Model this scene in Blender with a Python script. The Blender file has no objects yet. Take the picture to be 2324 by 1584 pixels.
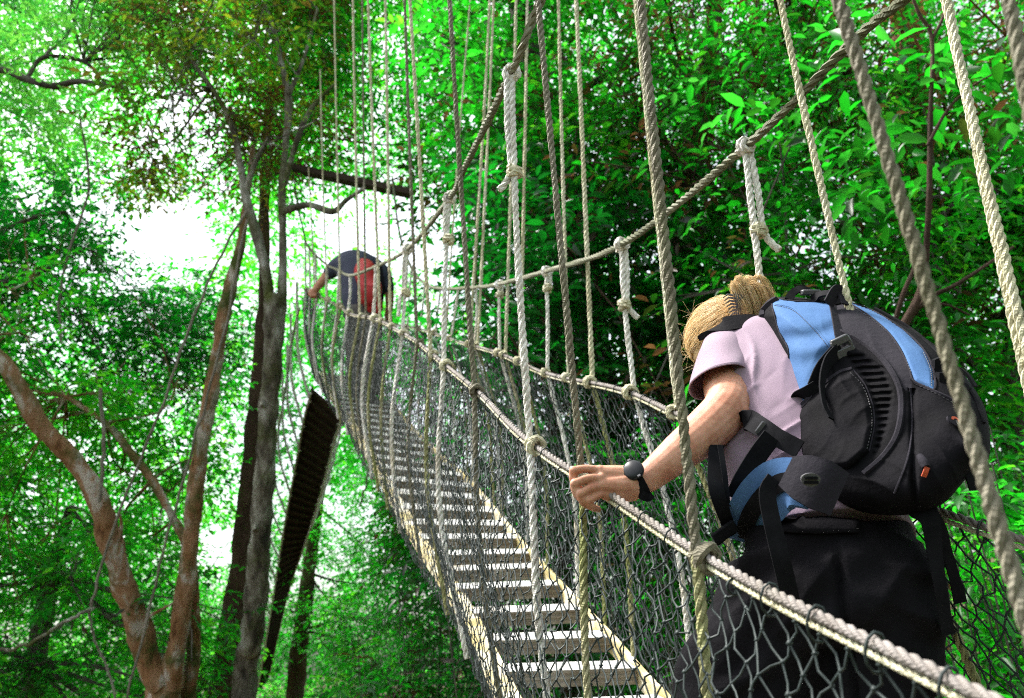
import bpy, bmesh, math, random
import numpy as np
from mathutils import Vector, Matrix, noise as mnoise
random.seed(7); RNG = np.random.default_rng(11)
SC = bpy.context.scene; COL = SC.collection
PI = math.pi

# ------------------------------------------------------------------ camera frame (positions measured from the camera: right, up, depth)
PITCH, ROLL, FPX = math.radians(20.0), math.radians(4.0), 1800.0
CAMZ = 16.0
C0 = np.array([0, 0, CAMZ])
F_ = np.array([0, math.cos(PITCH), math.sin(PITCH)])
R0 = np.array([1.0, 0, 0]); U0 = np.array([0, -math.sin(PITCH), math.cos(PITCH)])
R_ = R0 * math.cos(ROLL) - U0 * math.sin(ROLL)
U_ = U0 * math.cos(ROLL) + R0 * math.sin(ROLL)
M3 = np.stack([R_, U_, F_])            # rows: camera axes in world
UPC = M3 @ np.array([0, 0, 1.0])       # world up seen in the camera frame

def K(px, py, d): return np.array([(px - 1162) / FPX * d, (792 - py) / FPX * d, d])
def W(c): return C0 + np.asarray(c, float) @ M3
def P(px, py, d): return W(K(px, py, d))
def PP(l): return np.array([P(*q[:3]) for q in l])
def KK(l): return np.array([K(*q[:3]) for q in l])

# ------------------------------------------------------------------ objects
def link(o, parent=None):
    COL.objects.link(o)
    if parent is not None: o.parent = parent
    return o
def tag(o, label=None, cat=None, group=None, kind=None):
    if label: o['label'] = label
    if cat: o['category'] = cat
    if group: o['group'] = group
    if kind: o['kind'] = kind
    return o
def thing(name, label, cat, group=None):
    o = bpy.data.objects.new(name, None); o.empty_display_size = .1; link(o)
    return tag(o, label, cat, group)

class MB:
    """collects vertices and faces, links them as one mesh object"""
    def __init__(s): s.v = []; s.f = []; s.n = 0; s.a = []; s.m = []
    def add(s, v, f, attr=0.5, mi=0):
        v = np.asarray(v, float); s.v.append(v)
        for q in f: s.f.append(tuple(int(i) + s.n for i in q))
        s.m += [mi] * len(f)
        s.a.append(np.full(len(v), attr) if np.isscalar(attr) else np.asarray(attr))
        s.n += len(v)
    def build(s, name, mats, parent=None, smooth=True):
        me = bpy.data.meshes.new(name)
        v = np.concatenate(s.v) if s.v else np.zeros((0, 3))
        me.from_pydata(v.tolist(), [], s.f)
        at = me.attributes.new('tone', 'FLOAT', 'POINT'); at.data.foreach_set('value', np.concatenate(s.a).astype(np.float32))
        if not isinstance(mats, (list, tuple)): mats = [mats]
        for m in mats: me.materials.append(m)
        if len(mats) > 1: me.polygons.foreach_set('material_index', s.m)
        if smooth: me.polygons.foreach_set('use_smooth', [True] * len(me.polygons))
        me.update()
        if smooth and len(me.polygons) < 60000: me.set_sharp_from_angle(angle=math.radians(52))
        return link(bpy.data.objects.new(name, me), parent)

def norm(v): v = np.asarray(v, float); return v / (np.linalg.norm(v) + 1e-12)
def spline(pts, n=12):
    """Catmull-Rom (centripetal-like) through rows of pts"""
    p = np.asarray(pts, float)
    if len(p) < 3: return np.array([p[0] + (p[-1] - p[0]) * t for t in np.linspace(0, 1, n + 1)])
    q = np.vstack([2 * p[0] - p[1], p, 2 * p[-1] - p[-2]])
    out = []
    for i in range(1, len(q) - 2):
        a, b, c, d = q[i - 1], q[i], q[i + 1], q[i + 2]
        for t in np.linspace(0, 1, n, endpoint=False):
            out.append(.5 * (2 * b + (c - a) * t + (2 * a - 5 * b + 4 * c - d) * t * t + (3 * b - a - 3 * c + d) * t ** 3))
    out.append(p[-1]); return np.array(out)
def resample(p, step=None, n=None):
    s = np.concatenate([[0], np.cumsum(np.linalg.norm(np.diff(p, axis=0), axis=1))])
    if n is None: n = max(2, int(s[-1] / step) + 1)
    u = np.linspace(0, s[-1], n)
    return np.stack([np.interp(u, s, p[:, k]) for k in range(p.shape[1])], 1), u
def frames(p):
    t = np.gradient(p, axis=0); t /= np.linalg.norm(t, axis=1)[:, None] + 1e-12
    a = np.zeros_like(t); r = norm(np.cross(t[0], [.31, .17, .93])); a[0] = r
    for i in range(1, len(p)):
        r = r - t[i] * np.dot(r, t[i]); r = r / (np.linalg.norm(r) + 1e-12); a[i] = r
    return t, a, np.cross(t, a)
def tube(mb, p, r, sides=8, attr=.5, mi=0, cap=True):
    p = np.asarray(p, float); n = len(p); r = np.full(n, r) if np.isscalar(r) else np.asarray(r)
    t, a, b = frames(p)
    th = np.arange(sides) / sides * 2 * PI
    v = p[:, None, :] + r[:, None, None] * (np.cos(th)[None, :, None] * a[:, None, :] + np.sin(th)[None, :, None] * b[:, None, :])
    f = [(i * sides + j, i * sides + (j + 1) % sides, (i + 1) * sides + (j + 1) % sides, (i + 1) * sides + j) for i in range(n - 1) for j in range(sides)]
    if cap: f += [tuple(range(sides))[::-1], tuple((n - 1) * sides + j for j in range(sides))]
    at = attr if np.isscalar(attr) else np.repeat(attr, sides)
    mb.add(v.reshape(-1, 3), f, at, mi)
def rope(mb, pts, r, pitch=None, per=9, sides=5, phase=0., attr=.5, mi=0, smooth_n=10, strands=3):
    """laid rope: helical strands along a path"""
    p = spline(pts, smooth_n) if len(pts) > 2 else np.asarray(pts, float)
    pitch = pitch or r * 7.5
    p, s = resample(p, pitch / per)
    t, a, b = frames(p)
    tw = s / pitch * 2 * PI + phase + .5 * np.sin(s * 2.3 + phase) + .25 * np.sin(s * 7.1 + 2 * phase)
    rv = r * (1 + .05 * np.sin(s * 9.7 + phase) + .05 * np.sin(s * 23. + 1.7 * phase))
    for k in range(strands):
        th = tw + k * 2 * PI / strands
        c = p + .5 * rv[:, None] * (np.cos(th)[:, None] * a + np.sin(th)[:, None] * b)
        tube(mb, c, .54 * rv * (1 + .07 * np.sin(s * 31 + k * 2)), sides, attr, mi)
def knot(mb, c, ax, r, turns=2.2, big=2.2, attr=.6, mi=0, seed=0):
    """a few wraps of rope round a point, with a crossing loop"""
    rg = np.random.default_rng(seed)
    ax = norm(ax); a = norm(np.cross(ax, rg.normal(size=3))); b = np.cross(ax, a)
    u = np.linspace(0, turns * 2 * PI, int(turns * 12))
    p = c + ax * ((u / u[-1] - .5) * r * 2.6)[:, None] + big * r * .75 * (np.cos(u)[:, None] * a + np.sin(u)[:, None] * b)
    p += rg.normal(size=(1, 3)) * r * .2
    rope(mb, p[::1], r, per=6, sides=5, attr=attr, mi=mi, smooth_n=2)
    q = norm(a + ax * .8); w = np.cross(q, b); u = np.linspace(0, 2 * PI, 12)
    p = c + big * r * .8 * (np.cos(u)[:, None] * norm(np.cross(q, ax)) + np.sin(u)[:, None] * q)
    tube(mb, p, r * .9, 6, attr, mi)
def box(mb, c, x, y, z, attr=.5, mi=0):
    """box from centre and three half-axis vectors"""
    c, x, y, z = map(np.asarray, (c, x, y, z))
    v = [c + i * x + j * y + k * z for i in (-1, 1) for j in (-1, 1) for k in (-1, 1)]
    mb.add(v, [(0, 1, 3, 2), (4, 6, 7, 5), (0, 4, 5, 1), (2, 3, 7, 6), (0, 2, 6, 4), (1, 5, 7, 3)], attr, mi)
def band(mb, pts, width, face, thick=.0025, attr=.5, mi=0, n=8):
    """flat webbing along a path; face = direction its flat side looks to"""
    p = spline(pts, n); t = np.gradient(p, axis=0)
    face = np.asarray(face, float)
    rings = []
    for i in range(len(p)):
        w = norm(np.cross(t[i], face)); nn = norm(np.cross(w, t[i]))
        wd = width if np.isscalar(width) else np.interp(i / (len(p) - 1), np.linspace(0, 1, len(width)), width)
        rings += [p[i] - w * wd / 2 - nn * thick / 2, p[i] + w * wd / 2 - nn * thick / 2, p[i] + w * wd / 2 + nn * thick / 2, p[i] - w * wd / 2 + nn * thick / 2]
    f = [(i * 4 + j, i * 4 + (j + 1) % 4, i * 4 + 4 + (j + 1) % 4, i * 4 + 4 + j) for i in range(len(p) - 1) for j in range(4)]
    m = len(p) * 4 - 4
    f += [(3, 2, 1, 0), (m, m + 1, m + 2, m + 3)]
    mb.add(rings, f, attr, mi)

def loft(mb, rings, n=24, sub=6, cap=True, attr=.5):
    """rings: (centre, a, b) -> smooth closed skin"""
    arr = spline(np.array([np.concatenate(r) for r in rings]), sub)
    th = np.arange(n) / n * 2 * PI
    v = arr[:, None, 0:3] + np.cos(th)[None, :, None] * arr[:, None, 3:6] + np.sin(th)[None, :, None] * arr[:, None, 6:9]
    m = len(arr)
    f = [(i * n + j, i * n + (j + 1) % n, (i + 1) * n + (j + 1) % n, (i + 1) * n + j) for i in range(m - 1) for j in range(n)]
    v = v.reshape(-1, 3)
    if cap:
        v = np.vstack([v, arr[0, :3], arr[-1, :3]]); k = m * n
        f += [((j + 1) % n, j, k) for j in range(n)] + [((m - 1) * n + j, (m - 1) * n + (j + 1) % n, k + 1) for j in range(n)]
    mb.add(v, f, attr)
def limb(mb, pts, n=16, sub=5):
    """pts: (x, y, d, r) in camera frame -> rounded tapered tube (world)"""
    q = spline(np.array(pts, float), sub); p = q[:, :3]; r = q[:, 3]
    t0 = norm(p[0] - p[1]); t1 = norm(p[-1] - p[-2])
    cap0 = [(p[0] + t0 * r[0] * s, r[0] * math.sqrt(max(0, 1 - s * s)) + 1e-4) for s in (.98, .85, .6, .3)]
    cap1 = [(p[-1] + t1 * r[-1] * s, r[-1] * math.sqrt(max(0, 1 - s * s)) + 1e-4) for s in (.3, .6, .85, .98)]
    pp = np.array([c[0] for c in cap0] + list(p) + [c[0] for c in cap1]); rr = np.array([c[1] for c in cap0] + list(r) + [c[1] for c in cap1])
    tube(mb, np.array([W(x) for x in pp]), rr, n)
def kr(px, py, d, r): return (*K(px, py, d), r)
def ellipsoid(mb, c, a, b, cc, n=20, m=14, attr=.5):
    th = np.linspace(0, PI, m + 1)[1:-1]; ph = np.arange(n) / n * 2 * PI
    v = [np.asarray(c) + np.cos(t) * np.asarray(cc) + np.sin(t) * (math.cos(q) * np.asarray(a) + math.sin(q) * np.asarray(b)) for t in th for q in ph]
    k = len(th)
    f = [(i * n + j, (i + 1) * n + j, (i + 1) * n + (j + 1) % n, i * n + (j + 1) % n) for i in range(k - 1) for j in range(n)]
    v += [np.asarray(c) + cc, np.asarray(c) - cc]
    f += [(j, (j + 1) % n, k * n) for j in range(n)] + [((k - 1) * n + (j + 1) % n, (k - 1) * n + j, k * n + 1) for j in range(n)]
    mb.add(v, f, attr)
def fuse(mb, voxel, name, mat, parent, smooth=4, fn=None):
    """voxel-fuse overlapping lofts into one continuous surface"""
    o = mb.build(name + '_raw', mat)
    m = o.modifiers.new('r', 'REMESH'); m.mode = 'VOXEL'; m.voxel_size = voxel
    s = o.modifiers.new('s', 'SMOOTH'); s.factor = .5; s.iterations = smooth
    dg = bpy.context.evaluated_depsgraph_get(); dg.update()
    me = bpy.data.meshes.new_from_object(o.evaluated_get(dg))
    old = o.data; bpy.data.objects.remove(o); bpy.data.meshes.remove(old)
    me.name = name; me.materials.clear(); me.materials.append(mat)
    if fn is not None:
        co = np.zeros(len(me.vertices) * 3, np.float32); me.vertices.foreach_get('co', co); co = co.reshape(-1, 3)
        no = np.zeros(len(me.vertices) * 3, np.float32); me.vertices.foreach_get('normal', no); no = no.reshape(-1, 3)
        co = fn(co.astype(float), no.astype(float)); me.vertices.foreach_set('co', co.astype(np.float32).ravel()); me.update()
    me.polygons.foreach_set('use_smooth', [True] * len(me.polygons))
    return link(bpy.data.objects.new(name, me), parent)
def to_px(co):
    c = (co - C0) @ M3.T
    return 1162 + c[:, 0] / c[:, 2] * FPX, 792 - c[:, 1] / c[:, 2] * FPX, c[:, 2]

# ------------------------------------------------------------------ materials
def nodes(name):
    m = bpy.data.materials.new(name); m.use_nodes = True; nt = m.node_tree
    return m, nt, nt.nodes['Principled BSDF'], nt.nodes['Material Output']
def N(nt, t, **kw):
    n = nt.nodes.new(t)
    for k, v in kw.items():
        if k.startswith('i_'): n.inputs[k[2:].replace('_', ' ')].default_value = v
        else: setattr(n, k, v)
    return n
def ramp(nt, fac, stops):
    r = nt.nodes.new('ShaderNodeValToRGB'); e = r.color_ramp.elements
    while len(e) < len(stops): e.new(.5)
    for k, (p, c) in enumerate(stops): e[k].position = p; e[k].color = (*c, 1)
    nt.links.new(fac, r.inputs['Fac']); return r.outputs['Color']
def coords(nt): return nt.nodes.new('ShaderNodeTexCoord').outputs['Object']
def noise(nt, scale, detail=4, rough=.6, vec=None):
    n = N(nt, 'ShaderNodeTexNoise'); n.inputs['Scale'].default_value = scale; n.inputs['Detail'].default_value = detail; n.inputs['Roughness'].default_value = rough
    nt.links.new(vec if vec is not None else coords(nt), n.inputs['Vector']); return n.outputs['Fac']
def bump(nt, bs, h, strength, dist):
    b = N(nt, 'ShaderNodeBump'); b.inputs['Strength'].default_value = strength; b.inputs['Distance'].default_value = dist
    nt.links.new(h, b.inputs['Height']); nt.links.new(b.outputs['Normal'], bs.inputs['Normal'])
def simple(name, stops, scale=8, rough=.7, bsc=None, bst=.3, bd=.002, spec=.4, metal=0, detail=5, sheen=0, sss=0):
    m, nt, bs, out = nodes(name)
    nt.links.new(ramp(nt, noise(nt, scale, detail), stops), bs.inputs['Base Color'])
    bs.inputs['Roughness'].default_value = rough; bs.inputs['Specular IOR Level'].default_value = spec; bs.inputs['Metallic'].default_value = metal
    if sheen: bs.inputs['Sheen Weight'].default_value = sheen
    if sss:
        bs.inputs['Subsurface Weight'].default_value = sss; bs.inputs['Subsurface Radius'].default_value = (1, .35, .2); bs.inputs['Subsurface Scale'].default_value = .006
    if bsc: bump(nt, bs, noise(nt, bsc, 4), bst, bd)
    return m
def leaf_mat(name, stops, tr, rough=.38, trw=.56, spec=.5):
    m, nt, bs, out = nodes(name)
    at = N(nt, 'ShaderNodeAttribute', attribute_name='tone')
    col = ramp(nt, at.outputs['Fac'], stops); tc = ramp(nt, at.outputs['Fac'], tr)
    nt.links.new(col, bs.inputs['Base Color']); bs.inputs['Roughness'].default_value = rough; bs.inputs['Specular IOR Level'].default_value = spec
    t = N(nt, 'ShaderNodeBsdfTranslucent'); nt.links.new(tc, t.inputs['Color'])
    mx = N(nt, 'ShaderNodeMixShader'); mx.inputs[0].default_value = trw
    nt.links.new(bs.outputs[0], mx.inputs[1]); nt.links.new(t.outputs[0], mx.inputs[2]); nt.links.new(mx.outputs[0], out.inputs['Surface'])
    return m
M = {}
def rope_mat(name, a, b, c, rough=.75):
    m, nt, bs, out = nodes(name)
    co = coords(nt)
    big = noise(nt, 2.5, 3, .6, co); fine = noise(nt, 220, 3, .7, co)
    c1 = ramp(nt, big, [(.32, a), (.55, b), (.75, c)])
    dirt = N(nt, 'ShaderNodeMix', data_type='RGBA', blend_type='MULTIPLY'); dirt.inputs[0].default_value = .6
    nt.links.new(c1, dirt.inputs[6]); nt.links.new(ramp(nt, noise(nt, 28, 5, .7, co), [(.36, (.42, .38, .32)), (.6, (1, 1, 1))]), dirt.inputs[7]); c1 = dirt.outputs[2]
    mx = N(nt, 'ShaderNodeMix', data_type='RGBA', blend_type='MULTIPLY'); mx.inputs[0].default_value = .55
    nt.links.new(c1, mx.inputs[6]); nt.links.new(ramp(nt, fine, [(.3, (.45, .45, .45)), (.65, (1, 1, 1))]), mx.inputs[7])
    nt.links.new(mx.outputs[2], bs.inputs['Base Color']); bs.inputs['Roughness'].default_value = rough; bs.inputs['Specular IOR Level'].default_value = .25
    w = N(nt, 'ShaderNodeTexWave', bands_direction='DIAGONAL'); w.inputs['Scale'].default_value = 110; w.inputs['Distortion'].default_value = 3; nt.links.new(co, w.inputs['Vector'])
    bump(nt, bs, w.outputs['Fac'], .35, .002)
    return m
M['white_rope'] = rope_mat('white_rope', (.84, .83, .80), (.80, .78, .72), (.66, .58, .44))
M['beige_rope'] = rope_mat('beige_rope', (.70, .68, .52), (.62, .59, .40), (.46, .41, .25))
M['old_rope'] = rope_mat('old_rope', (.25, .23, .175), (.19, .175, .12), (.15, .15, .075))
M['grey_rope'] = rope_mat('grey_rope', (.29, .265, .25), (.23, .205, .19), (.19, .175, .125))
M['cable'] = rope_mat('cable', (.24, .24, .17), (.15, .16, .09), (.12, .13, .06))
M['mossy_rope'] = rope_mat('mossy_rope', (.42, .38, .26), (.30, .31, .12), (.20, .25, .06))
M['net'] = simple('net_cord', [(.3, (.006, .013, .012)), (.7, (.018, .030, .029))], 60, .6, 400, .3, .001, .4)
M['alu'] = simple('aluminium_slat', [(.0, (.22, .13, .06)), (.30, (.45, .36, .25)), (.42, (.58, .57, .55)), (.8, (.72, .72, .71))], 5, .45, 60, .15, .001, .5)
M['alu_front'] = simple('brown_aluminium', [(.3, (.14, .11, .075)), (.55, (.26, .225, .18)), (.75, (.42, .39, .35))], 9, .6, 60, .3, .001, .3)
M['plank'] = simple('mossy_plank', [(.25, (.30, .27, .08)), (.45, (.55, .45, .22)), (.6, (.74, .68, .52)), (.8, (.78, .76, .68))], 9, .75, 40, .4, .003, .3)
M['darkwood'] = simple('dark_wood', [(.3, (.022, .015, .01)), (.7, (.06, .04, .028))], 14, .8, 60, .5, .004, .2)
M['skin'] = simple('skin', [(.32, (.36, .145, .085)), (.5, (.45, .215, .135)), (.68, (.53, .285, .195))], 30, .55, 260, .35, .0008, .3, sss=.25)
M['shirt'] = simple('lilac_shirt', [(.3, (.235, .168, .218)), (.7, (.27, .192, .25))], 12, .75, 900, .15, .0004, .2, sheen=.15)
M['trousers'] = simple('black_trousers', [(.3, (.0045, .004, .005)), (.7, (.008, .0075, .0095))], 10, .9, 30, .5, .008, .07)
M['packblue'] = simple('blue_nylon', [(.3, (.045, .105, .235)), (.7, (.06, .13, .27))], 16, .8, 120, .4, .0015, .12)
M['packblack'] = simple('black_nylon', [(.3, (.003, .003, .0035)), (.7, (.006, .0055, .0075))], 12, .85, 90, .5, .003, .06)
M['packgrey'] = simple('charcoal_nylon', [(.3, (.013, .012, .016)), (.7, (.020, .018, .024))], 12, .85, 90, .5, .003, .10)
M['webbing'] = simple('black_webbing', [(.3, (.005, .005, .006)), (.7, (.010, .010, .012))], 30, .8, 800, .4, .0008, .05)
M['plastic'] = simple('buckle_plastic', [(.3, (.05, .05, .055)), (.7, (.07, .07, .075))], 30, .3, None, spec=.5)
M['watch'] = simple('watch_case', [(.3, (.012, .013, .015)), (.7, (.022, .024, .027))], 30, .25, None, spec=.15)
M['orange'] = simple('orange_thread', [(.3, (.34, .045, .012)), (.7, (.42, .06, .018))], 30, .6)
M['greytext'] = simple('grey_thread', [(.3, (.022, .022, .025)), (.7, (.034, .034, .038))], 30, .6)
M['redpack'] = simple('red_nylon', [(.3, (.34, .010, .014)), (.7, (.45, .018, .02))], 14, .6)
M['navy'] = simple('navy_shirt', [(.3, (.02, .025, .05)), (.7, (.045, .05, .085))], 6, .8)
M['khaki'] = simple('khaki_trousers', [(.3, (.06, .055, .05)), (.7, (.10, .09, .08))], 6, .8)
def hair_mat():
    m, nt, bs, out = nodes('blonde_hair')
    at = N(nt, 'ShaderNodeAttribute', attribute_name='tone')
    nt.links.new(ramp(nt, at.outputs['Fac'], [(0, (.44, .27, .11)), (.35, (.64, .44, .21)), (.7, (.80, .62, .36)), (1, (.90, .78, .55))]), bs.inputs['Base Color'])
    bs.inputs['Roughness'].default_value = .45; bs.inputs['Specular IOR Level'].default_value = .3
    t = N(nt, 'ShaderNodeBsdfTranslucent'); t.inputs['Color'].default_value = (.92, .76, .48, 1); mx = N(nt, 'ShaderNodeMixShader'); mx.inputs[0].default_value = .38
    nt.links.new(bs.outputs[0], mx.inputs[1]); nt.links.new(t.outputs[0], mx.inputs[2]); nt.links.new(mx.outputs[0], out.inputs['Surface'])
    return m
M['hair'] = hair_mat()
def bark(name, stops, scale=3, moss=None, bst=.8):
    m, nt, bs, out = nodes(name)
    co = coords(nt)
    mp = N(nt, 'ShaderNodeMapping'); mp.inputs['Scale'].default_value = (1, 1, .35); nt.links.new(co, mp.inputs['Vector'])
    c = ramp(nt, noise(nt, scale, 6, .65, mp.outputs[0]), stops)
    if moss:
        mx = N(nt, 'ShaderNodeMix', data_type='RGBA')
        f = ramp(nt, noise(nt, 1.6, 5, .7, co), [(.48, (0, 0, 0)), (.62, (1, 1, 1))])
        nt.links.new(f, mx.inputs[0]); nt.links.new(c, mx.inputs[6]); mx.inputs[7].default_value = (*moss, 1); c = mx.outputs[2]
    nt.links.new(c, bs.inputs['Base Color']); bs.inputs['Roughness'].default_value = .85; bs.inputs['Specular IOR Level'].default_value = .2
    bump(nt, bs, noise(nt, scale * 4, 8, .75, mp.outputs[0]), 1.0, .11)
    return m
M['redbark'] = bark('reddish_bark', [(.32, (.09, .04, .016)), (.42, (.36, .18, .08)), (.54, (.48, .29, .17)), (.60, (.70, .62, .54))], 4.5, (.10, .13, .03))
M['mossbark'] = bark('mossy_bark', [(.34, (.05, .044, .035)), (.46, (.20, .18, .14)), (.56, (.40, .385, .32)), (.64, (.62, .62, .57))], 5, (.11, .13, .035))
M['darkbark'] = bark('dark_bark', [(.3, (.05, .03, .022)), (.6, (.15, .09, .065)), (.8, (.24, .17, .14))], 3)
M['greybark'] = bark('grey_bark', [(.3, (.06, .05, .045)), (.55, (.17, .15, .13)), (.75, (.30, .28, .26))], 3)
M['orangebark'] = bark('orange_bark', [(.3, (.14, .06, .025)), (.55, (.38, .17, .07)), (.75, (.5, .3, .17))], 2.5)
M['vine'] = bark('vine_bark', [(.3, (.20, .18, .14)), (.6, (.42, .39, .33)), (.8, (.55, .53, .48))], 6)
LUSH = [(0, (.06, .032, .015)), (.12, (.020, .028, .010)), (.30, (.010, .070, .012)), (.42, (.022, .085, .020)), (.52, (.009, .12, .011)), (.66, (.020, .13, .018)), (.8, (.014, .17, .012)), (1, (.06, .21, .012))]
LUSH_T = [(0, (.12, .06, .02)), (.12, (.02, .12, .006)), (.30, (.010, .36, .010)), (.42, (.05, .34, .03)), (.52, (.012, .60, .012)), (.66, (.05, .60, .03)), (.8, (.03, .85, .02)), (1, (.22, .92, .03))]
M['leaf'] = leaf_mat('lush_leaf', LUSH, LUSH_T)
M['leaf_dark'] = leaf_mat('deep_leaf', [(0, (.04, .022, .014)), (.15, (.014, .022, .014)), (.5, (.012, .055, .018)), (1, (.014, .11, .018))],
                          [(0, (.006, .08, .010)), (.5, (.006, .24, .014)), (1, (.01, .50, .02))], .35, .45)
M['leaf_olive'] = leaf_mat('olive_leaf', [(0, (.04, .022, .014)), (.4, (.055, .048, .014)), (.75, (.045, .10, .012)), (1, (.13, .15, .012))],
                           [(0, (.22, .08, .03)), (.4, (.22, .20, .02)), (.65, (.07, .5, .02)), (1, (.55, .65, .03))], .45, .45)
M['leaf_haze'] = leaf_mat('haze_pale_leaf', [(0, (.035, .07, .03)), (.5, (.04, .15, .035)), (1, (.10, .26, .045))],
                          [(0, (.06, .3, .06)), (.5, (.09, .62, .07)), (1, (.3, .9, .10))], .4, .5)  # haze and glow painted in as a paler leaf colour
M['ground'] = simple('leaf_litter', [(.3, (.03, .022, .014)), (.55, (.07, .05, .03)), (.75, (.06, .08, .03))], 1.2, .95, 6, .8, .05, .1)

# ------------------------------------------------------------------ the near footbridge
class Curve:
    def __init__(s, rows, ext=()):
        k = np.array([K(*r) for r in rows] + [list(e) for e in ext], float)
        k = k[np.argsort(k[:, 2])]; s.k = k
        m = np.gradient(k[:, :2], k[:, 2], axis=0); s.m = m
    def __call__(s, d):
        k = s.k; d = np.atleast_1d(np.asarray(d, float))
        i = np.clip(np.searchsorted(k[:, 2], d) - 1, 0, len(k) - 2)
        h = k[i + 1, 2] - k[i, 2]; t = (d - k[i, 2]) / h
        tc = np.clip(t, 0, 1); h = h[:, None]; T = tc[:, None]
        y = (2 * T**3 - 3 * T**2 + 1) * k[i, :2] + (T**3 - 2 * T**2 + T) * h * s.m[i] + (-2 * T**3 + 3 * T**2) * k[i + 1, :2] + (T**3 - T**2) * h * s.m[i + 1]
        y = y + ((t - tc)[:, None] * h) * np.where((t > 1)[:, None], s.m[i + 1], s.m[i])
        return np.column_stack([y, d])
    def at(s, d): return s(d)[0]
    def find(s, px, lo=.5, hi=10.6):
        d = np.linspace(lo, hi, 3000); c = s(d); x = 1162 + c[:, 0] / c[:, 2] * FPX
        return d[np.argmin(abs(x - px))]
LR = Curve([(2065, 1497, .75), (1766, 1353, .96), (1600, 1262, 1.15), (1370, 1112, 1.5), (1215, 1012, 1.85), (1085, 888, 2.5), (1014, 830, 3.1),
            (918, 757, 4.6), (850, 722, 5.5), (797, 712, 6.5), (766, 692, 7.3), (712, 665, 8.9), (690, 655, 10.6)], [(.62, -.30, -.1)])
RR = Curve([(2272, 1208, 1.32), (2115, 1154, 1.45), (1540, 940, 2.3), (1430, 890, 2.75), (1235, 845, 3.7), (1130, 800, 4.45), (1060, 780, 5.2),
            (950, 745, 6.6), (895, 735, 7.6), (850, 715, 9.), (800, 690, 10.8)], [(1.18, -.36, .0)])
LB = Curve([(1092, 1572, 2.5), (1019, 1402, 3.1), (907, 1208, 4.25), (834, 1067, 5.3), (766, 946, 6.9), (725, 878, 8.6), (712, 850, 10.3)],
           [(.003, -1.11, 2.1), (.16, -1.13, 1.5), (.36, -1.17, .8), (.6, -1.2, -.2)])
RB = Curve([(1485, 1562, 2.65), (1405, 1470, 2.95), (1300, 1360, 3.4), (1154, 1198, 4.5), (1072, 1101, 5.35), (965, 1004, 6.5), (905, 935, 7.6), (860, 890, 9.0), (830, 860, 10.6)],
           [(.60, -1.145, 2.25), (.75, -1.165, 1.65), (.95, -1.20, .9), (1.2, -1.23, -.1)])
NEAR, FAR = .12, 10.7
def LBD(d): return LB(np.asarray(d) - .36)
def RBD(d): return RB(np.asarray(d) - .20)
def RRD(d): return RR(np.asarray(d) + .15)
def Wm(c): return C0 + np.asarray(c) @ M3

bridge = thing('footbridge', 'rope footbridge with aluminium slats, black net sides and handrail ropes that the woman is climbing', 'footbridge')

# deck: two long side planks and cross slats
dd = np.linspace(.2, 10.9, 120)
lb = Wm(LBD(dd)); rb = Wm(RBD(dd))
def rail_plank(name, p, side, w, h, inn):
    t = np.gradient(p, axis=0); t /= np.linalg.norm(t, axis=1)[:, None]
    up = np.array([0, 0, 1.]) - t * t[:, 2:3]; up /= np.linalg.norm(up, axis=1)[:, None]
    rt = np.cross(t, up)
    if side == 'l': rt = rt
    mb = MB(); vs = []
    for i in range(len(p)):
        c = p[i] + rt[i] * inn
        for a, b in ((-1, -1), (1, -1), (1, -.8), (.92, -.75), (.92, .75), (1, .8), (1, 1), (-1, 1)): vs.append(c + rt[i] * a * w / 2 + up[i] * b * h / 2)
    k = 8
    f = [(i * k + j, i * k + (j + 1) % k, (i + 1) * k + (j + 1) % k, (i + 1) * k + j) for i in range(len(p) - 1) for j in range(k)]
    f += [tuple(range(k))[::-1], tuple((len(p) - 1) * k + j for j in range(k))]
    mb.add(vs, f); o = mb.build(name, M['plank'], bridge, smooth=False); return o
o = rail_plank('side_plank', lb, 'l', .07, .03, .075); o['label'] = 'yellowish mossy plank along the net the woman holds'
rail_plank('side_plank', rb, 'r', .022, .06, -.012)
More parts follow.
